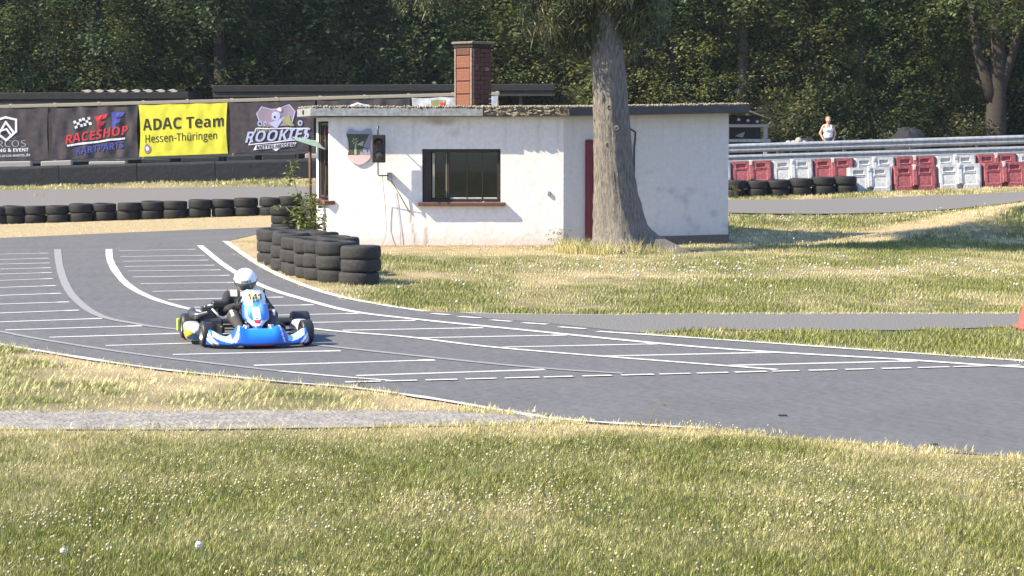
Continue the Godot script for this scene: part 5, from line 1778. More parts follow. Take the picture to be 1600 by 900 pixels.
func make_driver(k: Node3D) -> void:
	var p := thing("person", "kart driver in a white helmet and black and white race suit", "person", k.position, k.rotation.y)
	var S := 0.92
	var hip := Vector3(0, 0.185, -0.30)
	var chest := Vector3(-0.02, 0.385, -0.385)
	var neck := Vector3(-0.03, 0.505, -0.385)
	var bones := [[hip, Vector3(0, 0.30, -0.35), 0.125, 0.115], [Vector3(-0.07, 0.375, -0.385), Vector3(0.03, 0.375, -0.385), 0.115, 0.115], [Vector3(-0.14, 0.455, -0.39), Vector3(0.08, 0.455, -0.39), 0.075, 0.075], [chest, neck, 0.10, 0.058], [neck, neck + Vector3(0, 0.06, 0.01), 0.055, 0.052]]
	for s in [-1, 1]:
		var sh := Vector3(s * 0.165 - 0.03, 0.465, -0.385)
		var el := Vector3(s * 0.255 - 0.02, 0.315, -0.25)
		var wr := Vector3(s * 0.165, 0.385, -0.04)
		bones.append([sh, el, 0.066, 0.050])
		bones.append([el, wr, 0.050, 0.036])
		var kn := Vector3(s * 0.205, 0.285, 0.10)
		var an := Vector3(s * 0.14, 0.125, 0.46)
		bones.append([Vector3(s * 0.09, 0.18, -0.28), kn, 0.088, 0.066])
		bones.append([kn, an, 0.064, 0.042])
		bones.append([an, Vector3(s * 0.135, 0.105, 0.50), 0.042, 0.038])
	var st := mb(true)
	body(st, bones, 0.012, 0.035, func(v: Vector3) -> Color:
		var c := Color(0.018, 0.016, 0.020)
		var a := absf(v.x)
		if v.y > 0.475 and a > 0.11 and a < 0.18 and v.z < -0.30: c = Color(0.72, 0.72, 0.74)
		elif a < 0.07 and v.y > 0.25 and v.z > -0.34 and v.y < 0.52: c = Color(0.55, 0.55, 0.57)
		elif v.z > -0.12 and v.y < 0.36:
			c = Color(0.045, 0.04, 0.042)
			if absf(a - 0.235 + (v.z - 0.1) * 0.15) < 0.012 and v.y > 0.21 and v.z > 0.02 and v.z < 0.20: c = Color(0.66, 0.66, 0.68)
		return c)
	build("race_suit", st, M.suit, p)
	for s in [-1, 1]:
		st = mb(true)
		hand(st, Vector3(s * 0.165, 0.385, -0.04), Vector3(-s * 0.12, 0.32, 0.92).normalized(), Vector3(-s * 0.25, -0.95, 0.3).normalized(), Vector3(-s * 0.95, 0.15, -0.2).normalized(), 0.75, 0.95)
		build("glove", st, M.glove, p)
		st = mb(true)
		body(st, [[Vector3(s * 0.135, 0.11, 0.47), Vector3(s * 0.13, 0.095, 0.50), 0.046, 0.042], [Vector3(s * 0.13, 0.10, 0.50), Vector3(s * 0.125, 0.19, 0.585), 0.040, 0.028]], 0.012, 0.02)
		build("boot", st, M.glove, p)
	# helmet: shell with an eye port, a chin bar and a tilted visor
	var h := Node3D.new()
	h.name = "helmet"
	p.add_child(h, true)
	h.position = Vector3(-0.015, 0.645, -0.355)
	h.rotation = Vector3(deg_to_rad(12.0), deg_to_rad(-4.0), deg_to_rad(3.0))
	var shell := func(th: float, ph: float, grow: float) -> Vector3:
		var d := Vector3(sin(th) * sin(ph), cos(th), sin(th) * cos(ph))
		var r := Vector3(0.128, 0.128, 0.150)
		var v := d * r
		if v.y < 0:
			v.y *= 1.12 if v.z < 0 else 1.12 + 0.33 * ss(0.0, 0.08, v.z)
			if v.z > 0: v.z *= 1.06
			v.x *= 1.0 - 0.35 * ss(0.0, -0.15, v.y)
		return v * (1.0 + grow)
	st = mb(true)
	var port := func(th: float, ph: float) -> bool: return absf(ph) < 1.18 and th > 1.42 and th < 2.02
	for j in 44:
		for i in 64:
			var t0 := 0.001 + 2.55 * j / 44.0
			var t1 := 0.001 + 2.55 * (j + 1) / 44.0
			var a0 := TAU * i / 64.0 - PI
			var a1 := TAU * (i + 1) / 64.0 - PI
			if port.call((t0 + t1) / 2, (a0 + a1) / 2): continue
			for e in [[t0, a0], [t0, a1], [t1, a1], [t0, a0], [t1, a1], [t1, a0]]: st.add_vertex(shell.call(e[0], e[1], 0.0))
	build("shell", st, M.helmet_white, h)
	st = mb(true)
	rows_visor(st, shell, 1.50, 2.02, -1.18, 1.18, -0.012)
	build("visor", st, M.visor, h)
	st = mb(true)
	rows_visor(st, shell, 0.98, 1.56, -1.10, 1.10, 0.030)
	build("visor_strip", st, M.helmet_white, h)
	st = mb(true)
	for s in [-1, 1]: rows_visor(st, shell, 1.45, 2.05, s * 1.30 - 0.14, s * 1.30 + 0.14, 0.006)
	build("side_trim", st, M.kart_black, h)
	var tx := text_mesh("uvex", 0.030, "Droid Sans", true, 0.1, HORIZONTAL_ALIGNMENT_CENTER, 1.3, func(q: Vector3) -> Vector3:
		var v: Vector3 = shell.call(1.40 - q.y / 0.13, q.x / 0.14, 0.036)
		return v + Vector3(0, 0, q.z * 0.3))
	put("lettering", tx, M.metal_dark, h)
	st = mb(true)
	body(st, [[Vector3(0, -0.03, 0.0), Vector3(0, -0.06, 0.03), 0.095, 0.085], [Vector3(0, -0.055, 0.10), Vector3(0, -0.068, 0.112), 0.012, 0.014], [Vector3(-0.033, -0.035, 0.09), Vector3(-0.033, -0.035, 0.095), 0.014, 0.014], [Vector3(0.033, -0.035, 0.09), Vector3(0.033, -0.035, 0.095), 0.014, 0.014]], 0.008, 0.012)
	build("head", st, M.skin, p).transform = h.transform

func rows_visor(st: SurfaceTool, shell: Callable, t0: float, t1: float, a0: float, a1: float, grow: float) -> void:
	var rows := []
	for j in 9:
		var row := []
		for i in 31: row.append(shell.call(lerpf(t0, t1, j / 8.0), lerpf(a0, a1, i / 30.0), grow))
		rows.append(row)
	sheet(st, rows)

func make_woman() -> void:
	var at := Vector3(10.45, elev(10.45, -72.6), -72.6)
	var p := thing("person", "woman in a white tank top standing behind the guard rail", "person", at, 0.15)
	var bones := []
	var torso := [[Vector3(0, 0.93, 0), Vector3(0, 1.08, 0), 0.135, 0.115], [Vector3(-0.03, 1.08, 0), Vector3(0.03, 1.08, 0), 0.11, 0.11], [Vector3(-0.05, 1.24, 0.01), Vector3(0.05, 1.24, 0.01), 0.115, 0.115], [Vector3(-0.11, 1.36, 0), Vector3(0.11, 1.36, 0), 0.062, 0.062]]
	bones.append_array(torso)
	bones.append([Vector3(0, 1.36, 0), Vector3(0.0, 1.47, 0.01), 0.055, 0.048])
	bones.append([Vector3(0, 1.555, 0.015), Vector3(0, 1.60, 0.005), 0.078, 0.086])
	bones.append([Vector3(0, 1.50, 0.045), Vector3(0, 1.54, 0.04), 0.045, 0.062])
	bones.append([Vector3(0, 1.55, 0.10), Vector3(0, 1.565, 0.09), 0.012, 0.010])
	var legs := []
	for s in [-1, 1]:
		bones.append([Vector3(s * 0.155, 1.36, 0), Vector3(s * 0.255, 1.13, -0.04), 0.050, 0.040])
		bones.append([Vector3(s * 0.255, 1.13, -0.04), Vector3(s * 0.175, 0.93, 0.06), 0.040, 0.028])
		legs.append([Vector3(s * 0.085, 0.90, 0), Vector3(s * 0.10, 0.48, 0.01), 0.095, 0.062])
		legs.append([Vector3(s * 0.10, 0.48, 0.01), Vector3(s * 0.11, 0.08, -0.01), 0.060, 0.040])
		legs.append([Vector3(s * 0.11, 0.05, -0.01), Vector3(s * 0.125, 0.035, 0.13), 0.040, 0.032])
	bones.append_array(legs)
	var st := mb(true)
	body(st, bones, 0.014, 0.03)
	build("body", st, M.skin, p)
	for s in [-1, 1]:
		st = mb(true)
		hand(st, Vector3(s * 0.175, 0.93, 0.06), Vector3(-s * 0.45, -0.6, 0.5).normalized(), Vector3(-s * 0.6, 0.2, -0.4).normalized(), Vector3(0, 0.5, 0.7).normalized(), 0.35, 0.95)
		build("hand", st, M.skin, p)
	var puff := []
	for b in torso: puff.append([b[0], b[1], b[2] + 0.012, b[3] + 0.012])
	st = mb(true)
	body(st, puff, 0.014, 0.03, null, func(v: Vector3) -> bool: return v.y > 0.95 and (v.y < 1.29 or (v.y < 1.45 and absf(absf(v.x) - 0.085) < 0.022)))
	build("tank_top", st, M.cloth_white, p)
	puff = [[Vector3(0, 0.93, 0), Vector3(0, 1.0, 0), 0.146, 0.14]]
	for b in legs.slice(0, 6):
		puff.append([b[0], b[1], b[2] + 0.014, b[3] + 0.014])
	st = mb(true)
	body(st, puff, 0.014, 0.03, null, func(v: Vector3) -> bool: return v.y > 0.10 and v.y < 0.99)
	build("trousers", st, M.denim, p)
	st = mb(true)
	body(st, [[Vector3(0, 1.60, -0.02), Vector3(0, 1.62, -0.01), 0.095, 0.090], [Vector3(0, 1.56, -0.06), Vector3(0, 1.50, -0.085), 0.06, 0.035], [Vector3(-0.03, 1.66, 0.02), Vector3(0.03, 1.66, 0.02), 0.04, 0.04]], 0.012, 0.02, null, func(v: Vector3) -> bool: return v.z < 0.045 - (0.0 if v.y > 1.62 else 0.04))
	build("hair", st, M.hair, p)
	for s in [-1, 1]:
		st = mb(true)
		lathe(st, [Vector2(0.001, -0.01), Vector2(0.009, 0), Vector2(0.001, 0.01)], 6, Transform3D(Basis.IDENTITY, Vector3(s * 0.032, 1.575, 0.085)))
		build("eye", st, M.print_black, p)

# ---------------------------------------------------------------- trees
func leaf_clump(n: int, r: float, size: float, droop := 0.0) -> ArrayMesh:
	var st := mb()
	for i in n:
		var c := Vector3(rng.randfn(), rng.randfn() * 0.7, rng.randfn()) * r * 0.5
		var b := Basis.from_euler(Vector3(rng.randf_range(-0.9, 0.6), rng.randf() * TAU, rng.randf_range(-0.7, 0.7)))
		var s := size * rng.randf_range(0.6, 1.3)
		var v := rng.randf_range(0.75, 1.25)
		st.set_color(Color(v * rng.randf_range(0.9, 1.1), v, v * rng.randf_range(0.8, 1.1)))
		var tip := b * Vector3(0, -0.12 * s - droop * s, s)
		var l := b * Vector3(-0.34 * s, 0.06 * s, s * 0.45)
		var rr := b * Vector3(0.34 * s, 0.06 * s, s * 0.45)
		for p in [c, c + l, c + tip, c, c + tip, c + rr]: st.add_vertex(p)
	return done(st)

func trunk_mesh(h: float, r: float, lean: Vector2, fork := 0.0, limbs := 5) -> ArrayMesh:
	var st := mb(true)
	var pts := []
	var rad := []
	for i in 9:
		var t := i / 8.0
		pts.append(Vector3(lean.x * t * h + 0.12 * sin(t * 5.0 + lean.x * 9), t * h - 0.2, lean.y * t * h))
		rad.append(r * (1.0 - 0.75 * t) * (1.0 + 0.5 * pow(1.0 - t, 12.0)))
	tube(st, pts, rad, 9)
	for k in limbs:
		var t := rng.randf_range(0.3, 0.9)
		var a := rng.randf() * TAU
		var p: Vector3 = pts[int(t * 8)]
		var l := rng.randf_range(1.0, 2.4) * (1.1 - 0.5 * t)
		var d := Vector3(cos(a), rng.randf_range(0.3, 0.9), sin(a)).normalized()
		tube(st, [p, p + d * l * 0.5 + Vector3(0, -0.05, 0), p + d * l + Vector3(0, 0.12, 0)], [r * 0.35 * (1.1 - t), r * 0.22 * (1.1 - t), 0.012], 6)
	if fork > 0.0:
		for s in [-1, 1]:
			var p := Vector3(lean.x * fork, fork, lean.y * fork)
			tube(st, [p - Vector3(0, 0.3, 0), p + Vector3(s * 0.28, 0.45, 0.05), p + Vector3(s * 0.62, 1.4, 0.1), p + Vector3(s * 1.0, 3.4, 0.2)], [r * 0.7, r * 0.55, r * 0.42, r * 0.2], 8)
	return done(st)

func crown_list(n: int, y0: float, y1: float, r: float, hue: Color, sd: int, lean := Vector2.ZERO) -> Array:
	var list := []
	var g := FastNoiseLite.new()
	g.seed = sd
	g.frequency = 0.28
	var tries := 0
	while list.size() < n and tries < n * 12:
		tries += 1
		var t := rng.randf()
		var a := rng.randf() * TAU
		var prof := sqrt(clampf(sin(PI * clampf(t * 0.86 + 0.14, 0, 1)), 0, 1))
		var q := pow(rng.randf(), 0.40)
		var p := Vector3(cos(a) * r * prof * q, lerpf(y0, y1, t), sin(a) * r * prof * q)
		if g.get_noise_3d(p.x * 4.0, p.y * 4.0, p.z * 4.0) < -0.06: continue
		p.x += lean.x * p.y
		var v := rng.randf_range(0.7, 1.3)
		var c := Color(hue.r * v * rng.randf_range(0.85, 1.25), hue.g * v, hue.b * v)
		var s := rng.randf_range(0.7, 1.35)
		list.append([Transform3D(Basis.from_euler(Vector3(rng.randf_range(-0.5, 0.5), rng.randf() * TAU, rng.randf_range(-0.5, 0.5))).scaled(Vector3.ONE * s), p), c])
	return list

func make_forest() -> void:
	var clump := leaf_clump(34, 0.55, 0.15)
	var small := leaf_clump(40, 0.42, 0.105)
	var kinds := []
	var hues := [Color(0.105, 0.155, 0.055), Color(0.185, 0.225, 0.08), Color(0.072, 0.12, 0.055), Color(0.225, 0.255, 0.095)]
	var words := ["mid green leafy tree", "light green leafy tree", "dark green shady tree", "low yellow green tree"]
	var proto := func(called: String, label: String, h: float, r: float, y0: float, cr: float, n: int, hue: Color, m: Material, sd: int, lean := Vector2.ZERO, fork := 0.0, group := "trees of the forest edge") -> Node3D:
		var t := thing(called, label, "tree", Vector3.ZERO, 0.0, group)
		put("trunk", trunk_mesh(h, r, lean, fork), m, t)
		scatter("crown", clump, M.leaf, crown_list(n, y0, h + 0.6, cr, hue, sd, lean), "", "", t)
		return t
	for i in 4:
		kinds.append(proto.call("forest_tree", words[i], [13.0, 11.0, 15.0, 9.5][i], [0.24, 0.17, 0.28, 0.14][i], [1.6, 0.9, 2.2, 0.5][i], [3.2, 2.8, 3.0, 2.5][i], [440, 400, 460, 330][i], hues[i], M.bark_forest, 60 + i))
	var used_kind := [false, false, false, false]
	var place := func(i: int, x: float, z: float, label: String):
		var t: Node3D
		if not used_kind[i]:
			t = kinds[i]
			used_kind[i] = true
		else:
			t = copy(kinds[i])
		t.set_meta("label", label)
		t.position = Vector3(x, elev(x, z) - 0.1, z)
		t.rotation.y = rng.randf() * TAU
		t.scale = Vector3.ONE * rng.randf_range(0.85, 1.2)
	var rowz := [-82.5, -87.0, -92.5, -99.0, -108.0]
	for r in rowz.size():
		var x := -30.0 - r * 2.0
		var nth := 0
		while x < 30.0 + r * 2.0:
			var xx := x + rng.randf_range(-0.7, 0.7)
			var zz: float = rowz[r] + rng.randf_range(-1.5, 1.5)
			var left := xx < 3.0
			var i := rng.randi_range(0, 3)
			if left and rng.randf() < 0.45: i = 2
			if not left and rng.randf() < 0.3: i = 1
			# a gap at the right lets the sunlit slope show between the trunks
			if not (xx > 16.6 and xx < 20.0 and r < 4):
				place.call(i, xx, zz, "%s, %s from the left in the %s row of the woods" % [words[i], ORD[nth], ORD[r]])
				nth += 1
			x += rng.randf_range(2.4, 3.6) if r < 3 else rng.randf_range(3.0, 4.5)
	# low leafy trees at the very edge, where the sun reaches their whole crowns
	var edge := [[-19.5, -81.2, 1], [-16.9, -81.6, 3], [-14.6, -81.0, 1], [-12.8, -81.5, 3], [-8.6, -81.3, 2], [-6.2, -81.5, 3], [-3.4, -81.2, 1], [-0.6, -80.9, 1], [1.2, -80.6, 3], [3.9, -79.6, 3], [6.9, -79.4, 1], [9.2, -79.9, 3], [10.7, -79.2, 1], [11.9, -80.3, 3], [13.6, -79.4, 0], [14.9, -79.9, 1], [15.8, -80.4, 3], [20.3, -79.4, 1]]
	for i in edge.size():
		place.call(edge[i][2], edge[i][0], edge[i][1], "%s, %s from the left of the low trees edging the woods" % [words[edge[i][2]], ORD[i]])
		var low: Node3D = get_child(get_child_count() - 1)
		low.scale = Vector3(0.72, rng.randf_range(0.58, 0.75), 0.72)
	# trees that stand out, in front of the rest
	var lone := [["forest_tree", "dark straight trunk rising behind the yellow banner", -10.72, -80.0, 14.0, 0.30, 5.2, 3.0, 750, 2, 0, 0.0, 0.0], ["forest_tree", "grey trunk just left of the big conifer behind the hut roof", 2.1, -80.5, 14.0, 0.34, 5.0, 3.0, 600, 2, 0, 0.01, 0.0],
		["forest_tree", "slender dark trunk right of the big conifer", 5.75, -79.5, 13.0, 0.22, 5.2, 2.6, 520, 2, 0, 0.0, 0.0], ["forest_tree", "tall brown trunk catching light above the lean-to", 8.1, -79.0, 14.0, 0.23, 5.4, 2.6, 520, 1, 1, 0.015, 0.0],
		["forest_tree", "tall grey trunk above the woman's right shoulder", 12.6, -79.6, 14.0, 0.20, 5.0, 2.6, 560, 0, 1, -0.02, 0.0], ["forked_tree", "thick dark tree that forks in two near the right edge", 17.1, -78.0, 11.0, 0.40, 4.6, 3.2, 520, 0, 0, 0.0, 2.6], ["forest_tree", "pale leaning trunk at the right edge of the woods", 18.55, -77.0, 13.0, 0.22, 5.6, 2.6, 420, 1, 1, 0.03, 0.0]]
	for l in lone:
		var t = proto.call(l[0], l[1], l[4], l[5], l[6], l[7], l[8], hues[l[9]], M.bark_pale if l[10] else M.bark_forest, int(l[2] * 7), Vector2(l[11], 0), l[12], "")
		t.position = Vector3(l[2], elev(l[2], l[3]) - 0.1, l[3])
	# undergrowth along the edge
	var bushes := []
	for i in 3:
		var b := thing("bush", ["leafy green bush in the undergrowth at the forest edge", "dark bush in the undergrowth at the forest edge", "pale green bush in the undergrowth at the forest edge"][i], "bush", Vector3.ZERO, 0, "undergrowth at the forest edge")
		var st := mb(true)
		for k in 5:
			var a := TAU * k / 5.0
			tube(st, [Vector3(0, -0.1, 0), Vector3(cos(a) * 0.3, 0.7, sin(a) * 0.3), Vector3(cos(a) * 0.8, 1.5, sin(a) * 0.8)], [0.03, 0.02, 0.008], 5)
		build("stem", st, M.bark_forest, b)
		var hue: Color = [Color(0.075, 0.105, 0.04), Color(0.045, 0.075, 0.036), Color(0.10, 0.12, 0.055)][i]
		var list := crown_list(120, 0.1, 2.3, 1.5, hue, 80 + i)
		scatter("foliage", small, M.leaf, list, "", "", b)
		bushes.append(b)
	var ub := [false, false, false]
	var bw := ["leafy green bush", "dark green bush", "pale green bush"]
	for r in 4:
		var x := -24.0
		var nth := 0
		while x < 26.0:
			var i := rng.randi_range(0, 2)
			if x < 0.0 and rng.randf() < 0.5: i = rng.randi_range(0, 1)
			var z: float = (-78.6 if x > 2.5 else -80.5) - r * 2.1 + rng.randf_range(-0.7, 0.7)
			var xx := x + rng.randf_range(-0.5, 0.5)
			if not (xx > 17.4 and xx < 19.4):
				var b: Node3D = bushes[i] if not ub[i] else copy(bushes[i])
				ub[i] = true
				b.set_meta("label", "%s, %s from the left in the %s line of undergrowth" % [bw[i], ORD[nth], ORD[r]])
				nth += 1
				b.position = Vector3(xx, elev(xx, z) - 0.1, z)
				b.rotation.y = rng.randf() * TAU
				var q := rng.randf_range(0.7, 1.35)
				b.scale = Vector3(q, q, q) if r < 2 else Vector3(q * 1.3, q * rng.randf_range(1.7, 2.9), q * 1.3)
			x += rng.randf_range(1.35, 2.0) if r < 2 else rng.randf_range(2.0, 2.9)

func make_conifer() -> void:
	var t := thing("conifer", "big old conifer with a grey fluted trunk in front of the hut", "tree", Vector3(2.0, 0, -41.5))
	# trunk: fluted, flaring into roots
	var st := mb(true)
	var rows := []
	var prof := [[-0.15, 0.80, 0.22], [0.0, 0.72, 0.20], [0.12, 0.64, 0.17], [0.30, 0.555, 0.12], [0.55, 0.49, 0.07], [0.85, 0.445, 0.03], [1.15, 0.41, 0.0], [1.7, 0.36, -0.05], [2.36, 0.335, -0.08], [3.1, 0.315, -0.12], [3.8, 0.30, -0.16], [4.6, 0.28, -0.2], [6.5, 0.23, -0.2], [9.0, 0.16, -0.15], [12.0, 0.07, -0.1], [14.2, 0.015, -0.1]]
	var hs := []
	for i in prof.size() - 1:
		var n := 1 if i > 11 else 5
		for k in n: hs.append([lerpf(prof[i][0], prof[i + 1][0], float(k) / n), lerpf(prof[i][1], prof[i + 1][1], float(k) / n), lerpf(prof[i][2], prof[i + 1][2], float(k) / n)])
	hs.append(prof[-1])
	for h in hs:
		var row := []
		for k in 72:
			var a := TAU * k / 72.0
			var flare := ss(1.1, -0.1, h[0])
			var lobes := 0.5 * sin(a * 5.0 + 0.6) + 0.5 * sin(a * 3.0 + 2.0)
			var fl: float = 0.10 * n3.get_noise_2d(cos(a) * 55.0 + h[0] * 5.0, sin(a) * 55.0) + 0.07 * n3.get_noise_3d(cos(a) * 130.0, h[0] * 8.0, sin(a) * 130.0) + 0.04 * n3.get_noise_3d(cos(a) * 60.0, h[0] * 45.0, sin(a) * 60.0)
			var r: float = h[1] * (1.0 + fl + lobes * (0.05 + 0.20 * flare))
			if h[0] < 0.5: r += ss(0.5, -0.1, h[0]) * 0.42 * exp(-pow(wrapf(a - 0.12, -PI, PI) / 0.28, 2.0))
			row.append(Vector3(h[2] - 0.05 + cos(a) * r, h[0], sin(a) * r))
		rows.append(row)
	sheet(st, rows, true, true)
	build("trunk", st, M.bark_old, t)
	# knots
	st = mb(true)
	for e in [[2.75, 1.75], [2.05, 1.85], [2.35, 1.3]]:
		var a: float = e[1]
		lathe(st, [Vector2(0.07, -0.03), Vector2(0.055, 0.025), Vector2(0.02, 0.03), Vector2(0.001, 0.0)], 9, Transform3D(Basis(Vector3.RIGHT, PI / 2), Vector3(-0.12 + cos(a) * 0.3, e[0], sin(a) * 0.325)))
	build("knot", st, M.bark_old, t)
	# drooping branches with scaly sprays
	var spray := mb()
	for i in 70:
		var base := Vector3(rng.randfn(), rng.randfn() * 0.8, rng.randfn()) * 0.13
		var l := rng.randf_range(0.09, 0.24)
		var tip := base + Vector3(rng.randf_range(-1, 1) * 0.7, rng.randf_range(-1.4, 0.15), rng.randf_range(-1, 1) * 0.7) * l
		var w := Vector3(rng.randf_range(-1, 1), 0.2, rng.randf_range(-1, 1)).normalized() * 0.012
		var v := rng.randf_range(0.5, 1.6)
		spray.set_color(Color(v * rng.randf_range(0.95, 1.2), v, v * 0.9))
		var mid := base.lerp(tip, 0.4)
		for p in [base, mid + w, tip, base, tip, mid - w]: spray.add_vertex(p)
	var sm := done(spray)
	var wood := mb(true)
	var list := []
	var limb := func(h: float, a: float, l: float, droop: float, dens: float):
		var p0 := Vector3(-0.2, h, 0)
		var pts := []
		var rad := []
		for k in 7:
			var u := k / 6.0
			pts.append(p0 + Vector3(cos(a), 0, sin(a)) * l * u + Vector3(0, l * (0.22 * u - droop * u * u), 0))
			rad.append(0.06 * (1.0 - u) * minf(l / 2.0, 1.2) + 0.006)
		tube(wood, pts, rad, 6)
		var n := int(l * dens)
		for i in n:
			var u := pow(rng.randf(), 0.6)
			var q: Vector3 = pts[int(u * 5.99)].lerp(pts[int(u * 5.99) + 1], fmod(u * 5.99, 1.0))
			q += Vector3(rng.randfn(), rng.randfn() * 0.6, rng.randfn()) * 0.17 - Vector3(0, 0.45 * pow(rng.randf(), 2.0), 0)
			var s := rng.randf_range(0.6, 1.3)
			var v := rng.randf_range(0.7, 1.3)
			list.append([Transform3D(Basis.from_euler(Vector3(rng.randf_range(-0.2, 0.9), -a + PI / 2 + rng.randf_range(-1.2, 1.2), rng.randf_range(-0.5, 0.5))).scaled(Vector3.ONE * s), q)])
			list[-1].append(Color(0.062 * v * rng.randf_range(0.75, 1.4), 0.085 * v, 0.030 * v))
	for i in 120:
		var h := lerpf(5.3, 13.6, pow(i / 119.0, 0.9))
		var r: float = 1.0 + 2.5 * ss(6.3, 10.0, h)
		r *= 1.0 - 0.85 * ss(10.5, 14.0, h)
		limb.call(h, rng.randf() * TAU, r * rng.randf_range(0.7, 1.15), 0.40 if h < 6 else 0.3, 44.0)
	# lower boughs: a heavy hanging one on the left, thinner ones on the right and behind; the trunk stays bare in front
	for e in [[5.0, PI - 0.25, 1.15], [4.8, PI + 0.45, 0.95], [4.65, PI + 0.1, 0.85], [5.1, PI + 0.2, 1.3], [4.5, PI + 0.7, 0.7], [4.75, 0.0, 0.55], [4.9, -0.4, 0.8], [4.55, -0.7, 0.5], [5.1, 0.25, 0.75], [5.0, -1.5, 0.8]]:
		limb.call(e[0], e[1], e[2], 0.62, 85.0)
	# long low branches reaching left, their tips hang into the picture
	limb.call(5.75, PI - 0.15, 3.7, 0.42, 22.0)
	limb.call(6.2, PI + 0.1, 3.0, 0.40, 22.0)
	build("branches", wood, M.bark_old, t)
	scatter("crown", sm, M.needle, list, "", "", t)
	# long grass round its foot
	var g := []
	var tall := tuft(16, 0.33, 0.013, 0.13)
	for i in 120:
		var a := rng.randf_range(0.15, PI + 0.3)
		var r := rng.randf_range(0.62, 1.0)
		var x := 2.05 + cos(a) * r * 1.15
		var z := -41.5 + sin(a) * r
		if x > 2.75 and rng.randf() < 0.75: continue
		var s := rng.randf_range(0.5, 1.1) * (1.0 if x < 2.4 else 0.7)
		g.append([Transform3D(Basis(Vector3.UP, rng.randf() * TAU).scaled(Vector3.ONE * s), Vector3(x, -0.01, z)), blade_color(rng.randf_range(0.2, 0.9))])
	scatter("long_grass", tall, M.blade, g, "tuft of long dry and green grass around the foot of the conifer", "grass")

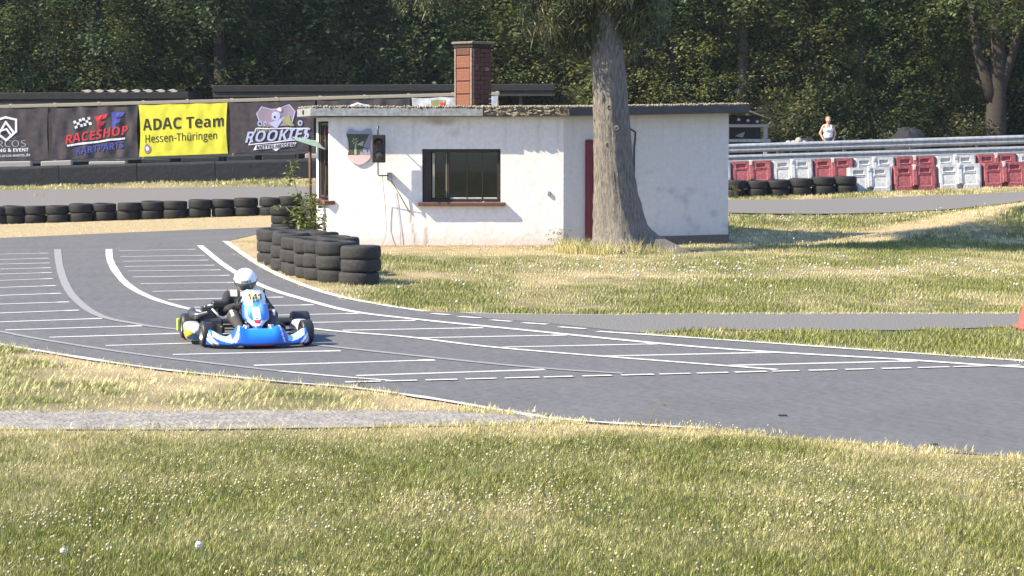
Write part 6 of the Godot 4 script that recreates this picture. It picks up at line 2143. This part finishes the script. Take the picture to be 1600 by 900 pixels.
func make_plants() -> void:
	# weed climbing up between tyre wall and hut
	var w := thing("climbing_weed", "tall yellow green weed growing between the tyre wall and the hut", "plant", Vector3(-4.32, 0, -44.9))
	var st := mb(true)
	var stems := [[Vector3(0.25, 0, 0), Vector3(0.15, 0.6, 0.05), Vector3(-0.1, 1.1, 0.0), Vector3(-0.22, 1.7, 0.05)], [Vector3(0.3, 0, 0.1), Vector3(0.35, 0.5, 0.1), Vector3(0.2, 0.95, 0.1)], [Vector3(0.2, 0, 0.1), Vector3(0.0, 0.45, 0.1), Vector3(-0.3, 0.75, 0.15)], [Vector3(0.28, 0, 0.1), Vector3(0.25, 0.6, 0.2), Vector3(0.1, 1.25, 0.1)]]
	for s in stems: tube(st, s, 0.008, 5)
	build("stem", st, M.stalk, w)
	var lf := leaf_clump(9, 0.10, 0.10, 0.3)
	var list := []
	for s in stems:
		for i in 24:
			var u: float = rng.randf() * (s.size() - 1.001)
			var q: Vector3 = s[int(u)].lerp(s[int(u) + 1], fmod(u, 1.0))
			var k := 1.0 - 0.75 * ss(0.7, 1.4, q.y)
			if rng.randf() > 0.25 + k: continue
			q += Vector3(rng.randfn(), rng.randfn() * 0.5, rng.randfn()) * 0.12 * k
			list.append([Transform3D(Basis(Vector3.UP, rng.randf() * TAU).scaled(Vector3.ONE * rng.randf_range(0.6, 1.1)), q)])
			list[-1].append(Color(0.14, 0.19, 0.04) * rng.randf_range(0.7, 1.3))
	scatter("foliage", lf, M.leaf, list, "", "", w)
	# a few taller weeds: by the hut corner, by the rail, on the near verge
	var spots := [[1.02, -44.0, 0.42, "thin dry weed at the corner of the hut's front wall"], [-1.34, -19.35, 0.085, "low green weed on the near verge where the start line ends"], [5.9, -57.9, 0.35, "small bush against the first tyre stack right of the hut"], [1.05, -16.75, 0.20, "thin tall stalk on the near verge before the track"]]
	for s in spots:
		var p := thing("weed", s[3], "plant", Vector3(s[0], elev(s[0], s[1]), s[1]))
		st = mb(true)
		for k in (4 if s[0] != 1.05 else 1):
			var a := TAU * k / 4.0 + 0.4
			tube(st, [Vector3(0, -0.02, 0), Vector3(cos(a) * 0.04, s[2] * 0.6, sin(a) * 0.04), Vector3(cos(a) * 0.10, s[2], sin(a) * 0.10)], [0.003, 0.0025, 0.0015], 4)
		build("stem", st, M.stalk, p)
		var l2 := []
		for i in (22 if s[0] != 1.05 else 3): l2.append([Transform3D(Basis(Vector3.UP, rng.randf() * TAU).scaled(Vector3.ONE * s[2] * 0.9), Vector3(rng.randfn() * s[2] * 0.25, rng.randf() * s[2], rng.randfn() * s[2] * 0.25)), Color(0.17, 0.17, 0.05) * rng.randf_range(0.7, 1.2)])
		scatter("foliage", lf, M.leaf, l2, "", "", p)

# ---------------------------------------------------------------- the scene
func _ready() -> void:
	rng.seed = 20240521
	n1.seed = 5; n1.frequency = 0.05
	n2.seed = 9; n2.frequency = 0.05
	n3.seed = 3; n3.frequency = 0.1

	var cam := Camera3D.new()
	cam.name = "camera"
	add_child(cam)
	cam.position = Vector3(0, 2.26, 0)
	cam.rotation_degrees = Vector3(-4.0452, 0, 0)
	cam.fov = 14.983
	cam.far = 600.0
	cam.current = true

	var env := Environment.new()
	env.background_mode = Environment.BG_SKY
	var sky := Sky.new()
	var sm := ProceduralSkyMaterial.new()
	sm.sky_top_color = Color(0.40, 0.53, 0.74)
	sm.sky_horizon_color = Color(0.78, 0.83, 0.88)
	sm.sky_curve = 0.12
	sm.ground_bottom_color = Color(0.36, 0.36, 0.28)
	sm.ground_horizon_color = Color(0.55, 0.58, 0.55)
	sky.sky_material = sm
	env.sky = sky
	env.tonemap_mode = Environment.TONE_MAPPER_LINEAR
	env.tonemap_exposure = 2.5
	env.fog_enabled = true
	env.fog_density = 0.00018
	env.fog_light_color = Color(0.84, 0.90, 0.96)
	env.sdfgi_enabled = true
	env.ssao_enabled = true
	env.ssil_enabled = true
	var we := WorldEnvironment.new()
	we.name = "world"
	we.environment = env
	add_child(we)

	var sun := DirectionalLight3D.new()
	sun.name = "sun"
	add_child(sun)
	sun.light_energy = 1.6
	sun.light_color = Color(1.0, 0.94, 0.83)
	sun.light_angular_distance = 0.5
	sun.shadow_enabled = true
	sun.look_at_from_position(Vector3(-66, 62, 22), Vector3.ZERO)

	make_materials()
	lay_out()
	make_ground()
	make_roads()
	make_hut()
	make_forest()
	make_conifer()
	make_fence()
	make_sheds()
	make_guard_rail()
	make_barriers()
	make_tyres()
	make_traffic_light()
	make_kart()
	make_woman()
	make_plants()
	make_grass()
